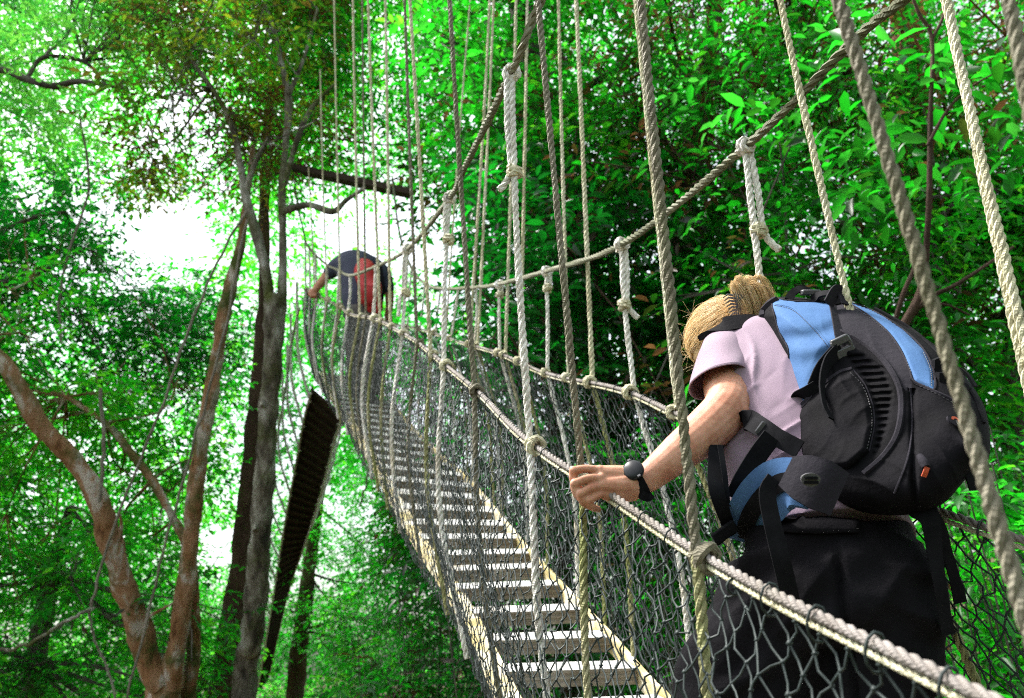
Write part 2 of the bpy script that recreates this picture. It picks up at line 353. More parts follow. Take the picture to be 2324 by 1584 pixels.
# slats
cl = (LBD(np.linspace(.35, 10.8, 2000)) + RBD(np.linspace(.35, 10.8, 2000))) / 2; ds = np.linspace(.35, 10.8, 2000)
ss = np.concatenate([[0], np.cumsum(np.linalg.norm(np.diff(cl, axis=0), axis=1))])
def slat(d, rg):
    a, b = Wm(LBD([d]))[0], Wm(RBD([d]))[0]
    t = norm(Wm((LBD([d + .15]) + RBD([d + .15])) / 2)[0] - Wm((LBD([d - .15]) + RBD([d - .15])) / 2)[0])
    x = norm(b - a); a = a + x * .09; b = b - x * .03
    fw = norm(np.array([t[0], t[1], t[2] * np.interp(d, [2.6, 5.0], [.45, 1.0])])); fw = norm(fw - x * np.dot(fw, x)); up = np.cross(x, fw)
    prof = [(-.058, .022), (-.058, .012), (-.053, .010), (-.053, .002), (-.058, 0), (-.058, -.008), (-.053, -.010), (-.053, -.018), (-.058, -.020), (-.058, -.032),
            (.044, -.032), (.044, .022), (.030, .022), (.030, .0195), (.024, .0195), (.024, .022), (.012, .022), (.012, .0195), (.006, .0195), (.006, .022), (-.014, .022), (-.014, .0195), (-.020, .0195), (-.020, .022), (-.040, .022), (-.040, .0195), (-.046, .0195), (-.046, .022)]
    mb = MB(); n = len(prof); j = rg.normal(0, .004)
    v = [e + fw * (q[0] + j) + up * (q[1] + j * .5) for e in (a, b) for q in prof]
    f = [(i, (i + 1) % n, n + (i + 1) % n, n + i) for i in range(n)] + [tuple(range(n))[::-1], tuple(range(n, 2 * n))]
    mb.add(v, f[:9], .5, 1); mb.add(v, f[9:])  # front faces take the darker, browner aluminium
    for e, s in ((a, 1), (b, -1)):                                     # rivets near each end
        c = e + x * s * .05 + up * .023
        ellipsoid(mb, c, fw * .006, x * .006, up * .003, 8, 4)
    return mb
rg = np.random.default_rng(5)
for s in np.arange(.1, ss[-1], .262):
    mb = slat(float(np.interp(s, ss, ds)), rg); mb.build('slat', [M['alu'], M['alu_front']], bridge, smooth=False)
# cross bearers under the deck, every fourth slat
mb = MB()
# handrails: a thick grey rope with a thinner pale rope lashed under it
def rail(name, curve, d0, d1, r, off, mat, lash=False, label=None):
    d = np.linspace(d0, d1, 90); c = Wm(curve(d)); c[:, 2] += off
    mb = MB()
    dmid = .5
    k = np.searchsorted(d, 3.6)
    rope(mb, c[:k + 1], r, per=10, sides=7, smooth_n=3); rope(mb, c[k:], r, per=6, sides=4, smooth_n=3)
    o = mb.build(name, M[mat], bridge)
    if label: o['label'] = label
    return o
rail('handrail_rope', LR, NEAR, FAR, .0072, 0, 'grey_rope', label='thick grey handrail rope under the hand of the woman')
rail('handrail_rope', RR, .3, 10.9, .0076, 0, 'grey_rope')
rail('net_rope', LR, NEAR, FAR, .0042, -.0135, 'beige_rope')
rail('net_rope', RR, .3, 10.9, .0045, -.0145, 'beige_rope')

# nets
def net(name, top, bot, d0, d1, bulge, seed, cw=.047, rows=17):
    d = np.linspace(d0, d1, 900); p = Wm(top(d)); s = np.concatenate([[0], np.cumsum(np.linalg.norm(np.diff(p, axis=0), axis=1))])
    nc = int(s[-1] / cw); rg = np.random.default_rng(seed)
    u = np.linspace(0, s[-1], nc * 2 + 1); du = np.interp(u, s, d)
    T = Wm(top(du)); B = Wm(bot(du)); T[:, 2] -= .02
    x = norm(np.cross((B - T)[0], (T[-1] - T[0])))
    nodes_ = {}
    for j in range(rows * 2 + 1):
        t = j / (rows * 2)
        q = T * (1 - t) + B * t + x * (bulge * math.sin(PI * t))
        q = q + rg.normal(0, .0038, q.shape) + 0.012 * np.sin(u * 3.1 + j * .35)[:, None] * x
        if j == 0: q = T.copy()
        for i in range(j % 2, nc * 2 + 1, 2): nodes_[(i, j)] = q[i]
    mb = MB(); r = .0019; V = []; Fc = []
    ang = np.arange(3) / 3 * 2 * PI
    segs = []
    for (i, j), a in nodes_.items():
        for di in (-1, 1):
            b = nodes_.get((i + di, j + 1))
            if b is not None: segs.append((a, b))
    A = np.array([q[0] for q in segs]); Bb = np.array([q[1] for q in segs])
    mid = (A + Bb) / 2 + rg.normal(0, .004, A.shape) - np.array([0, 0, .003])
    t = (Bb - A); t /= np.linalg.norm(t, axis=1)[:, None]
    h = np.cross(t, x); h /= np.linalg.norm(h, axis=1)[:, None]; g = np.cross(t, h)
    off = np.cos(ang)[None, :, None] * h[:, None] + np.sin(ang)[None, :, None] * g[:, None]
    ring = lambda c: c[:, None] + off * r
    v = np.concatenate([ring(A), ring(mid), ring(Bb)], 1).reshape(-1, 3)
    n = len(A)
    base = np.array([(k * 3 + q, k * 3 + (q + 1) % 3, k * 3 + 3 + (q + 1) % 3, k * 3 + 3 + q) for k in range(2) for q in range(3)])
    f = (base[None] + (np.arange(n) * 9)[:, None, None]).reshape(-1, 4)
    mb.add(v, f)
    kn = np.array(list(nodes_.values())); m = len(kn); s_ = .0042           # knots
    o6 = np.array([[1, 0, 0], [-1, 0, 0], [0, 1, 0], [0, -1, 0], [0, 0, 1], [0, 0, -1]]) * s_
    kv = (kn[:, None] + o6[None] * rg.uniform(.7, 1.2, (m, 1, 1))).reshape(-1, 3)
    kf = np.array([(0, 2, 4), (2, 1, 4), (1, 3, 4), (3, 0, 4), (2, 0, 5), (1, 2, 5), (3, 1, 5), (0, 3, 5)])
    mb.add(kv, (kf[None] + (np.arange(m) * 6)[:, None, None]).reshape(-1, 3))
    for i in range(0, nc * 2 + 1, 4):                                      # lashings round the net rope
        if du[i] > 4.5: continue
        c = T[i]; tt = norm(T[min(i + 1, nc * 2)] - T[max(i - 1, 0)]); a = norm(np.cross(tt, [0, 0, 1.])); b = np.cross(tt, a)
        th = np.linspace(0, 2 * PI * 1.05, 11); rr = .020 if rg.random() < .5 else .010
        cc = c + (np.cos(th)[:, None] * a * min(rr, .014) + np.sin(th)[:, None] * b * rr) + b * (rr - .010) * np.sign(b[2]) + tt * (th * .0015)[:, None]
        tube(mb, cc, .0020, 4)
    return mb.build(name, M['net'], bridge)
net('side_net', LR, LBD, .25, 10.6, -.052, 1)
net('side_net', lambda d: RRD(d), RBD, .3, 10.5, .05, 2)

# suspension ropes
def cable(rows, label):
    c = PP(rows); mb = MB(); rope(mb, c, .0125, per=7, sides=5, smooth_n=10)
    o = mb.build('suspension_rope', M['cable'], bridge); o['label'] = label; return c
LCAB = [(1330, -280, 1.9), (1290, -150, 1.97), (1215, 30, 2.11), (1160, 165, 2.21), (1050, 390, 3.0), (1020, 450, 3.36), (925, 565, 4.75), (852, 605, 5.7), (795, 625, 6.7), (766, 612, 7.45), (738, 598, 8.2), (700, 560, 9.2), (690, 530, 10.3), (672, 440, 11.4), (655, 300, 12.6)]
RCAB = [(2200, -130, 1.62), (2050, 0, 1.74), (1940, 90, 1.87), (1690, 335, 2.14), (1410, 555, 2.92), (1240, 615, 3.83), (1130, 645, 4.6), (1080, 652, 5.1), (1000, 655, 6.0), (960, 640, 6.65), (930, 600, 7.2), (905, 520, 8.6), (890, 400, 10)]
LC = cable(LCAB, 'dark sagging rope above the handrail the woman holds'); RC = cable(RCAB, 'dark sagging rope rising to the upper corner above the backpack')

def rise(base, px, py):
    """point straight above base (camera frame) that is seen at the given height in the photo; the sideways lean is kept"""
    a = UPC; k = (792 - py) / FPX
    h = (k * base[2] - base[1]) / (a[1] - k * a[2]); c = base + a * h
    return np.array([(px - 1162) / FPX * c[2], c[1], c[2]])
hk = [0]
def hanger(top, railpx, side, mats, r, double=None, low=True, tail=False, far_top=None, label=None, sway=.0):
    """one hanger: from above down to the handrail, then on to the deck edge"""
    cv = LR if side == 'l' else RR
    d = cv.find(railpx); c = cv.at(d)
    b = (LBD([d]) if side == 'l' else RB(np.array([d - .35])))[0]
    if top is None: t = c
    else:
        t = rise(c, *top)
    wt, wc, wb = W(t), W(c), W(b)
    hi = d < 3.4
    per, sd = (9, 6) if hi else (6, 4)
    seed = hk[0]; hk[0] += 1; rg = np.random.default_rng(seed + 40)
    out = norm(W(c + np.array([-.02 if side == 'l' else .02, 0, 0])) - wc)
    wc2 = wc + out * (.012 if side == 'r' else .012)
    mb = MB()
    if top is not None:
        if far_top: wt = wc2 + (wt - wc2) * far_top
        m = (wt + wc2) / 2 + rg.normal(0, .006, 3)
        rope(mb, [wt, m, wc2], r, per=per, sides=sd, phase=seed)
    hr = mb.build('hanger_rope', M[mats[0]], bridge) if top is not None else None
    if low:
        m2 = MB(); m = (wc2 + wb) / 2 + out * ((.042 if d < 2.6 else .06) if side == 'l' else .055) + rg.normal(0, .008, 3)
        rope(m2, [wc2, m, wb], r, per=per, sides=sd, phase=seed)
        lo = m2.build('tie_rope', M[mats[1]], bridge)
        if hr is None: hr = lo
    kb = MB(); tt = W(cv.at(d + .05)) - W(cv.at(d - .05))
    knot(kb, wc, tt, r * .95, 2.6, 2.6 if hi else 2.1, seed=seed); kb.build('knot', M[mats[2] if len(mats) > 2 else mats[0]], hr)
    if double is not None and top is not None:
        dx = np.array([(double[0] - 1162) / FPX, 0, 0])
        q = rise(c, *double); wq = W(q)
        db = MB(); rope(db, [wt + out * r * 1.2, (wt + wq) / 2 + out * r * 1.6, wq + out * r], r, per=per, sides=sd, phase=seed + 2)
        if tail:
            dn = norm(wq - wt); rope(db, [wq + out * r, wq + out * r * 2.5 + dn * .03, wq + out * r * (4.5 if hi else 3) + dn * (.055 if hi else .15)], r, per=per, sides=sd)
        db.build('loop_rope', M[mats[0]], hr)
        kb = MB(); knot(kb, wq, wt - wq, r, 2.2, 2.1, seed=seed + 7); kb.build('knot', M[mats[2] if len(mats) > 2 else mats[0]], hr)
        kb = MB(); knot(kb, wt, (LC if side == 'l' else RC)[4] - (LC if side == 'l' else RC)[2], r, 2.4, 2.6, seed=seed + 9); kb.build('knot', M[mats[0]], hr)
    return hr
WH = ('white_rope', 'white_rope', 'beige_rope'); BE = ('beige_rope', 'mossy_rope'); OL = ('old_rope', 'old_rope')
# left side, from the suspension rope
hanger((1160, 165), 1215, 'l', WH, .0094, (1169, 390), tail=True)
hanger((1020, 450), 1014, 'l', WH, .0105, (1018, 545))
hanger((925, 565), 918, 'l', WH, .0125, (921, 664), tail=True)
hanger((853, 606), 851, 'l', WH, .0145)
hanger((795, 625), 793, 'l', WH, .0145)
hanger((770, 614), 770, 'l', WH, .0145)
hanger((742, 600), 744, 'l', WH, .0145)
hanger((716, 575), 722, 'l', WH, .0145)
hanger((702, 560), 706, 'l', WH, .0145)
hanger((692, 535), 696, 'l', WH, .0145)
# left side, long ropes from far above
hanger((1893, -2), 2450, 'l', ('old_rope', 'mossy_rope', 'old_rope'), .0070, far_top=1.6)
hanger((2292, 0), 2700, 'l', ('old_rope', 'mossy_rope', 'old_rope'), .0072, far_top=1.7)
hanger((1461, 0), 1600, 'l', ('old_rope', 'mossy_rope', 'old_rope'), .0088, far_top=2.0)
hanger((1220, 0), 1335, 'l', ('old_rope', 'mossy_rope', 'old_rope'), .0080, far_top=2.0)
hanger((1024, 0), 1085, 'l', ('old_rope', 'old_rope'), .0092, far_top=1.8)
hanger((929, 0), 984, 'l', BE, .0105, far_top=1.6)
hanger((920, 0), 952, 'l', OL, .0100, far_top=1.5)
hanger((874, 0), 890, 'l', BE, .0110, far_top=1.4)
hanger((836, 0), 867, 'l', BE, .0110, far_top=1.4)
hanger((823, 0), 834, 'l', OL, .0090, far_top=1.4)
hanger((802, 0), 820, 'l', BE, .0115, far_top=1.3)
hanger((759, 0), 776, 'l', BE, .0100, far_top=1.2)
hanger((728, 200), 746, 'l', BE, .0090, far_top=1.1)
hanger((700, 380), 716, 'l', BE, .0090)
# right side, from the suspension rope
hanger((1690, 335), 1765, 'r', WH, .0094, (1723, 525), tail=True)
hanger((1410, 555), 1432, 'r', WH, .0105, (1416, 690), tail=True)
hanger((1240, 616), 1237, 'r', WH, .0105, (1243, 655))
hanger((1133, 646), 1130, 'r', WH, .0105, (1134, 668))
hanger((1080, 653), 1072, 'r', WH, .0105)
hanger((1040, 655), 1020, 'r', WH, .0105)
hanger((1000, 656), 985, 'r', WH, .0105)
hanger((965, 642), 950, 'r', WH, .0105)
hanger((935, 605), 922, 'r', WH, .0105)
# right side, long ropes
hanger((2160, 0), 2420, 'r', BE, .0082, far_top=1.6)
hanger((2140, -20), 2390, 'r', ('beige_rope', 'beige_rope'), .0082, far_top=1.6, low=False)
hanger((1777, 0), 2010, 'r', BE, .0086, far_top=1.6)
hanger((1446, 0), 1528, 'r', BE, .0092, far_top=1.6)
hanger((1307, 0), 1338, 'r', BE, .0105, far_top=1.5)
hanger((1269, 0), 1284, 'r', ('beige_rope', 'mossy_rope'), .0095, far_top=1.5)
hanger((1196, 0), 1176, 'r', BE, .0105, far_top=1.4)
hanger((1170, 0), 1142, 'r', BE, .0105, far_top=1.4)
hanger((1120, 0), 1080, 'r', BE, .0105, far_top=1.3)
hanger((1110, 0), 1062, 'r', BE, .0115, far_top=1.3)
hanger((1060, 100), 1008, 'r', BE, .0080, far_top=1.2)

# ------------------------------------------------------------------ the second footbridge beyond, seen from underneath
br2 = thing('footbridge', 'dark footbridge seen from underneath, dropping away behind the mossy trunk', 'footbridge')
L2 = PP([(709, 885, 11.2), (692, 950, 12), (678, 1030, 13), (650, 1180, 15), (613, 1400, 18), (596, 1500, 20), (585, 1570, 23)])
R2 = PP([(772, 940, 11.3), (756, 985, 12), (738, 1060, 13), (705, 1180, 15), (656, 1330, 18), (630, 1440, 20), (608, 1540, 23)])
L2, R2 = resample(spline(L2, 12), n=200)[0], resample(spline(R2, 12), n=200)[0]
for p in (L2, R2):
    mb = MB(); t, a, b = frames(p); 
    up = np.array([0, 0, 1.]); sd = norm(R2[0] - L2[0])
    vs = []; 
    for q in p[::4]: vs += [q - sd * .015 - up * .05, q + sd * .015 - up * .05, q + sd * .015 + up * .05, q - sd * .015 + up * .05]
    m = len(p[::4]); f = [(i * 4 + j, i * 4 + (j + 1) % 4, i * 4 + 4 + (j + 1) % 4, i * 4 + 4 + j) for i in range(m - 1) for j in range(4)] + [(3, 2, 1, 0), (m * 4 - 4, m * 4 - 3, m * 4 - 2, m * 4 - 1)]
    mb.add(vs, f); mb.build('side_rail', M['darkwood'], br2, smooth=False)
for i in range(2, 198, 4):
    mb = MB(); c = (L2[i] + R2[i]) / 2; t = norm(L2[i + 1] - L2[i - 1]); x = (R2[i] - L2[i]) / 2
    box(mb, c + np.array([0, 0, .02]), x * .97, t * .125, norm(np.cross(x, t)) * .018)
    box(mb, c - np.array([0, 0, .03]) + t * .10, x * .95, t * .02, norm(np.cross(x, t)) * .03)
    mb.build('plank', M['darkwood'], br2, smooth=False)
def lift(i, side, out=.28, h=1.05):
    p = (L2 if side == 'l' else R2)[i]; x = norm(R2[i] - L2[i]) * (-1 if side == 'l' else 1)
    return p + x * out + np.array([0, 0, h])
for side, P2 in (('l', L2), ('r', R2)):
    mb = MB(); rope(mb, [lift(i, side) for i in range(0, 200, 8)], .023, per=6, sides=4, smooth_n=4); mb.build('handrail_rope', M['white_rope'], br2)
    mb = MB(); q = [P2[i] + np.array([0, 0, -.07]) + norm(R2[i] - L2[i]) * (-.03 if side == 'l' else .03) for i in range(0, 200, 8)]
    tube(mb, spline(q, 3), .016, 5); mb.build('under_rope', M['white_rope'], br2)
    nm = MB(); nr = 14
    for i in range(0, 192, 2):
        for j in range(nr):
            for di in (0, 2):
                a = P2[i + di] + (lift(i + di, side) - P2[i + di]) * (j / nr); b = P2[i + 2 - di] + (lift(i + 2 - di, side) - P2[i + 2 - di]) * ((j + 1) / nr)
                bl = norm(R2[i] - L2[i]) * (-1 if side == 'l' else 1)
                a = a + bl * .05 * math.sin(PI * j / nr); b = b + bl * .05 * math.sin(PI * (j + 1) / nr)
                tube(nm, [a, b], .0025, 3, cap=False)
    nm.build('side_net', M['net'], br2)
    for k, i in enumerate(range(3, 195, 11)):
        mb = MB(); a = lift(i, side); b = P2[i] + np.array([0, 0, -.08]); x = norm(R2[i] - L2[i]) * (-1 if side == 'l' else 1)
        rope(mb, [a + np.array([0, 0, .55]) + x * .02, a, (a + b) / 2 + x * .09, b], .023, per=6, sides=4, phase=k); mb.build('hanger_rope', M['white_rope'], br2)
        if k % 4 == 1:
            t_ = MB(); rope(t_, [a + x * .02, a + x * .05 - np.array([0, 0, .12]), a + x * .05 - np.array([0, 0, .3])], .023, per=6, sides=4); t_.build('rope_tail', M['white_rope'], br2)

# ------------------------------------------------------------------ the woman
TOCAM = -F_
woman = thing('person', 'fair haired person in a lilac short sleeved shirt and black trousers holding the handrail', 'person')
def ringk(px, py, d, ra, rb, ax, lat=(.96, -.05, .28)):
    ax = norm(ax); a = np.array(lat); a = norm(a - ax * np.dot(a, ax)); b = np.cross(ax, a)
    return W(K(px, py, d)), (a @ M3) * ra, (b @ M3) * rb
TAX = np.array([-.02, .75, .65])
# body: head, neck, both arms and hands in one skin
bm_ = MB()
limb(bm_, [kr(1672, 800, 1.85, .05), kr(1648, 862, 1.73, .049), kr(1652, 920, 1.63, .0475), kr(1605, 975, 1.585, .0455), kr(1540, 1028, 1.54, .037), kr(1462, 1090, 1.505, .0265), kr(1425, 1098, 1.50, .027)], 20)
ellipsoid(bm_, P(1672, 936, 1.60), R_ * .026, U_ * .026, F_ * .026)                     # elbow
# palm and the four curled fingers over the rope; thumb behind it
limb(bm_, [kr(1430, 1085, 1.50, .024), kr(1400, 1080, 1.495, .021), kr(1362, 1074, 1.49, .0155)], 12)
limb(bm_, [kr(1430, 1100, 1.49, .025), kr(1402, 1102, 1.48, .021), kr(1368, 1100, 1.475, .0155)], 12)
limb(bm_, [kr(1432, 1112, 1.49, .022), kr(1405, 1120, 1.48, .018), kr(1378, 1120, 1.475, .014)], 12)
FG = [[(1362, 1069, 1.490, .0092), (1330, 1064, 1.480, .0082), (1303, 1070, 1.478, .0084), (1304, 1096, 1.478, .0083), (1318, 1112, 1.492, .0074)],
      [(1364, 1086, 1.478, .0092), (1335, 1086, 1.464, .0082), (1305, 1099, 1.462, .0084), (1312, 1124, 1.464, .0084), (1329, 1138, 1.482, .0074)],
      [(1368, 1103, 1.474, .0090), (1344, 1107, 1.458, .0080), (1319, 1121, 1.456, .0082), (1326, 1141, 1.460, .0080), (1343, 1150, 1.478, .0072)],
      [(1376, 1119, 1.474, .0084), (1357, 1125, 1.460, .0074), (1337, 1137, 1.457, .0076), (1343, 1150, 1.460, .0074), (1357, 1156, 1.476, .0066)]]
for f in FG:
    limb(bm_, [kr(*q) for q in f], 10, 4)
    for q, k_ in ((f[0], 1.16), (f[2], 1.10)): ellipsoid(bm_, W(K(*q[:3]) + np.array([-.001, .002, -.002])), R_ * q[3] * k_, U_ * q[3] * k_, F_ * q[3] * k_, 10, 8)
limb(bm_, [kr(1420, 1082, 1.52, .017), kr(1392, 1082, 1.545, .0125), kr(1368, 1094, 1.555, .011), kr(1352, 1112, 1.55, .0095)], 10, 4)
# right arm reaching to the far handrail
limb(bm_, [kr(1840, 800, 1.95, .05), kr(1900, 880, 1.88, .046), kr(1935, 960, 1.80, .043), kr(1900, 1010, 1.84, .036), kr(1830, 1040, 1.90, .027), kr(1805, 1048, 1.93, .026)], 14)
for k in range(4): limb(bm_, [kr(1806 - k * 5, 1050 + k * 3, 1.93 + k * .02, .011), kr(1790 - k * 5, 1038 + k * 3, 1.95 + k * .02, .0095), kr(1784 - k * 5, 1056 + k * 3, 1.97 + k * .02, .008)], 8, 4)
limb(bm_, [kr(1812, 1054, 1.92, .013), kr(1806, 1072, 1.94, .010), kr(1794, 1076, 1.96, .008)], 8, 4)
# neck and head, turned down and to the left
HC = K(1655, 788, 1.98)
hf = norm(np.array([-.30, -.93, .16])); hup = norm(np.array([-.45, .28, .86])); hup = norm(hup - hf * np.dot(hup, hf)); hs = np.cross(hup, hf)
w3 = lambda v: np.asarray(v) @ M3
limb(bm_, [kr(1722, 772, 1.88, .058), kr(1692, 765, 1.93, .056), (*(HC - hf * .015 - hup * .05), .06)], 16)
ellipsoid(bm_, W(HC - hf * .008 + hup * .012), w3(hs) * .076, w3(hf) * .096, w3(hup) * .104, 26, 18)
ellipsoid(bm_, W(HC + hf * .032 - hup * .052), w3(hs) * .054, w3(hf) * .058, w3(hup) * .058, 20, 14)
limb(bm_, [(*(HC + hf * .085 + hup * .012), .009), (*(HC + hf * .104 - hup * .018), .011), (*(HC + hf * .103 - hup * .027), .013)], 10, 4)      # nose
for s in (-1, 1):
    limb(bm_, [(*(HC + hf * .072 + hs * .012 * s - hup * .062), .007), (*(HC + hf * .080 + hs * .001 * s - hup * .060), .008)], 8, 3)         # lips
    limb(bm_, [(*(HC + hf * .083 + hs * .012 * s + hup * .030), .008), (*(HC + hf * .074 + hs * .045 * s + hup * .028), .007)], 8, 3)         # brow
    e = HC + hf * .006 + hs * .074 * s - hup * .014                                                                                        # ear
    ellipsoid(bm_, W(e), w3(hs) * .008, w3(norm(hf + hup * .2)) * .014, w3(hup) * .025, 12, 8)
body = fuse(bm_, .0023, 'body', M['skin'], woman, 2)
for s in (-1, 1):
    mb = MB(); ellipsoid(mb, W(HC + hf * .078 + hs * .031 * s + hup * .008), w3(hs) * .012, w3(hup) * .009, w3(hf) * .010, 12, 8); mb.build('eye', M['watch'], body)

# hair: swept back to a clip, ponytail falling over
hb = MB(); rg = np.random.default_rng(3)
CL = K(1684, 694, 1.915)
ellipsoid(hb, W(HC - hf * .018 + hup * .022), w3(hs) * .083, w3(hf) * .099, w3(hup) * .103, 28, 20, attr=.6)
ellipsoid(hb, W(K(1702, 706, 1.90)), R_ * .032, U_ * .050, F_ * .026, 16, 12, attr=.6)
def on_head(ph, th, k=1.0):
    """ph around, th from the front hairline over the crown"""
    q = hf * math.cos(th) * math.cos(ph) * .099 + hup * math.sin(th) * .103 + hs * math.sin(ph) * math.cos(th) * .083
    return HC - hf * .018 + hup * .022 + q * k
for i in range(4600):
    ph = rg.uniform(-PI, PI); th0 = np.interp(abs(ph), [0, .9, 1.35, 1.8, PI], [.62, .30, -.45, -.85, -1.12])
    th = th0 + abs(rg.normal(0, .22)) if rg.random() < .7 else rg.uniform(th0, 1.3)
    k = rg.uniform(1.0, 1.025)
    a = on_head(ph, th, k); c = CL + rg.normal(0, .010, 3)
    cen = HC - hf * .018 + hup * .022
    fl = rg.normal(0, .0016 if rg.random() < .9 else .006, 3); wv = .005 * math.sin(ph * 9) + .002 * math.sin(ph * 23 + 1); pts = []
    for t in np.linspace(0, 1, 7):
        q = a * (1 - t) + c * t; e = q - cen
        L = math.sqrt((np.dot(e, hf) / .099) ** 2 + (np.dot(e, hup) / .103) ** 2 + (np.dot(e, hs) / .083) ** 2)
        m = k + (.02 + wv * 5) * math.sin(PI * t)
        if L < m: q = cen + e / max(L, .2) * m
        pts.append(q + (fl * rg.uniform(.5, 1.2) + hup * wv) * math.sin(PI * t))
    tn = np.clip(.58 + .22 * math.sin(ph * 11) + .16 * math.sin(ph * 31) + rg.normal(0, .12), 0, 1)
    tube(hb, np.array([W(q) for q in spline(pts, 3)]), rg.uniform(.00022, .00045), 3, attr=tn, cap=False)
locks = [(rg.normal(0, 1, 3), rg.normal(0, 10), rg.normal(0, 6), rg.uniform(.75, 1.05), rg.normal(.66, .14)) for _ in range(46)]
for i in range(3200):                                             # ponytail: soft locks rising from the clip and falling behind the pack
    lo_, dx, top, L_, tn0 = locks[i % 46]; o = lo_ + rg.normal(0, .28, 3); dx = dx + rg.normal(0, 2.5); top = top + rg.normal(0, 1.5)
    px = [1680 + dx * .3, 1682 + dx * .7, 1694 + dx * 1.1, 1711 + dx * 1.4, 1720 + dx * 1.5]
    py = [702, 666 + top, 650 + top + abs(dx) * .6, 684 + top, 652 + 112 * L_]
    dp = [1.91, 1.90, 1.885, 1.875, 1.88]
    pts = [K(px[j], py[j], dp[j]) + o * .0105 * min(1, .25 + j / 2.5) for j in range(5)]
    tube(hb, np.array([W(q) for q in spline(pts, 4)]), rg.uniform(.00022, .00045), 3, attr=np.clip(tn0 + rg.normal(0, .09), 0, 1), cap=False)
for i in range(110):                                              # flyaways
    ph = rg.uniform(-2.2, 2.2); th = rg.uniform(.0, 1.5); a = on_head(ph, th, 1.03); e = norm(a - HC)
    d1 = norm(rg.normal(0, 1, 3)); pts = [a, a + e * .012 + d1 * .012, a + e * .018 + d1 * .035 + rg.normal(0, .006, 3)]
    tube(hb, np.array([W(q) for q in spline(pts, 3)]), .00018, 3, attr=.9, cap=False)
hair = hb.build('hair', M['hair'], woman)
mb = MB()                                                         # claw clip
cp = [K(1670, 650, 1.875), K(1678, 676, 1.865), K(1684, 698, 1.865), K(1688, 724, 1.875)]
band(mb, [W(q) for q in cp], [.006, .020, .024, .010], TOCAM, .006)
for j in range(8):
    q = K(1666 + j * 2.6, 670 + j * 7, 1.868); tube(mb, [W(q), W(q + np.array([-.014, .002, .004])), W(q + np.array([-.020, -.004, .02]))], [.003, .0025, .0012], 5)
mb.build('hair_clip', M['plastic'], hair)

# shirt: torso fused, folded; left sleeve an open tube
sb = MB()
loft(sb, [ringk(1892, 1232, 1.50, .166, .125, TAX), ringk(1870, 1140, 1.55, .153, .115, TAX), ringk(1828, 1010, 1.63, .155, .118, TAX), ringk(1785, 900, 1.73, .165, .118, TAX),
          ringk(1748, 815, 1.83, .165, .105, TAX), ringk(1735, 772, 1.875, .125, .085, TAX), ringk(1722, 752, 1.90, .075, .06, TAX)], 40, 8)
limb(sb, [kr(1730, 800, 1.86, .075), kr(1695, 796, 1.84, .064), kr(1652, 796, 1.805, .0545)], 20)
limb(sb, [kr(1770, 800, 1.9, .075), kr(1830, 810, 1.94, .064), kr(1875, 860, 1.90, .058)], 20)
limb(sb, [kr(1715, 960, 1.66, .075), kr(1690, 1050, 1.60, .06), kr(1690, 1120, 1.56, .035)], 16)        # shirt hanging in front
def shirt_fn(co, no):
    px, py, d = to_px(co)
    # sharp folds: dragged down and left from the strap, then flatter ones at the waist
    v1 = px * .64 + py * .77 + 9 * np.sin(px * .031 + py * .012) + 6 * np.sin(py * .05); u1 = px * .77 - py * .64
    g1 = (1 - np.abs(np.sin(v1 * .046))) ** 3 * (.45 + .55 * np.sin(u1 * .024 + v1 * .013)) * np.exp(-((py - 900) / 105.) ** 2)
    v2 = py + .42 * px + 8 * np.sin(px * .028); g2 = (1 - np.abs(np.sin(v2 * .062))) ** 3 * (.5 + .5 * np.sin(px * .03 + py * .017)) * np.exp(-((py - 1050) / 85.) ** 2)
    v3 = (px - 1700) * .9 - (py - 800) * .25; g3 = (1 - np.abs(np.sin(v3 * .05 + .6 * np.sin(py * .03)))) ** 3 * np.exp(-((px - 1715) / 45.) ** 2 - ((py - 830) / 60.) ** 2)
    f = .015 * g1 + .013 * g2 + .009 * g3 - .003
    return co + no * f[:, None]
shirt = fuse(sb, .005, 'shirt', M['shirt'], woman, 6, shirt_fn)
mb = MB()
def sring(c, a, b): return np.concatenate([W(c), np.asarray(a) @ M3, np.asarray(b) @ M3])
S0 = K(1655, 790, 1.81); tv_ = norm(K(1631, 868, 1.695) - S0); a0 = norm(np.array([.93, -.2, -.31])); b0 = np.cross(tv_, a0); b0 = b0 * np.sign(np.dot(b0, (.001, .040, -.056)))
SL = [sring(S0 - tv_ * .008, a0 * .0575, b0 * .0565), sring(S0 + tv_ * .03, a0 * .0590, b0 * .0585), sring(S0 + tv_ * .07, a0 * .0605, b0 * .0600),
      sring(K(1636, 848, 1.73), (.0615, .002, -.004), (.002, .044, -.050)), sring(K(1631, 868, 1.695), (.0625, .008, .004), (.001, .040, -.056))]
arr = spline(np.array(SL), 6); n = 44; th = np.arange(n) / n * 2 * PI
wr = np.array([[.0035 * math.sin(3 * t + k * .22) + .0018 * math.sin(7 * t - k * .3) for t in th] for k in range(len(arr))])
v = arr[:, None, :3] + (np.cos(th)[None, :, None] * arr[:, None, 3:6] + np.sin(th)[None, :, None] * arr[:, None, 6:9]) * (1 + wr[:, :, None] * 4)
m = len(arr); f = [(i * n + j, i * n + (j + 1) % n, (i + 1) * n + (j + 1) % n, (i + 1) * n + j) for i in range(m - 1) for j in range(n)]
mb.add(v.reshape(-1, 3), f)
sl = mb.build('sleeve', M['shirt'], shirt)
so = sl.modifiers.new('thick', 'SOLIDIFY'); so.thickness = .0022; so.offset = 0
mb = MB(); tube(mb, np.vstack([v[-1], v[-1][:1]]), .0016, 5); mb.build('hem', M['shirt'], shirt)

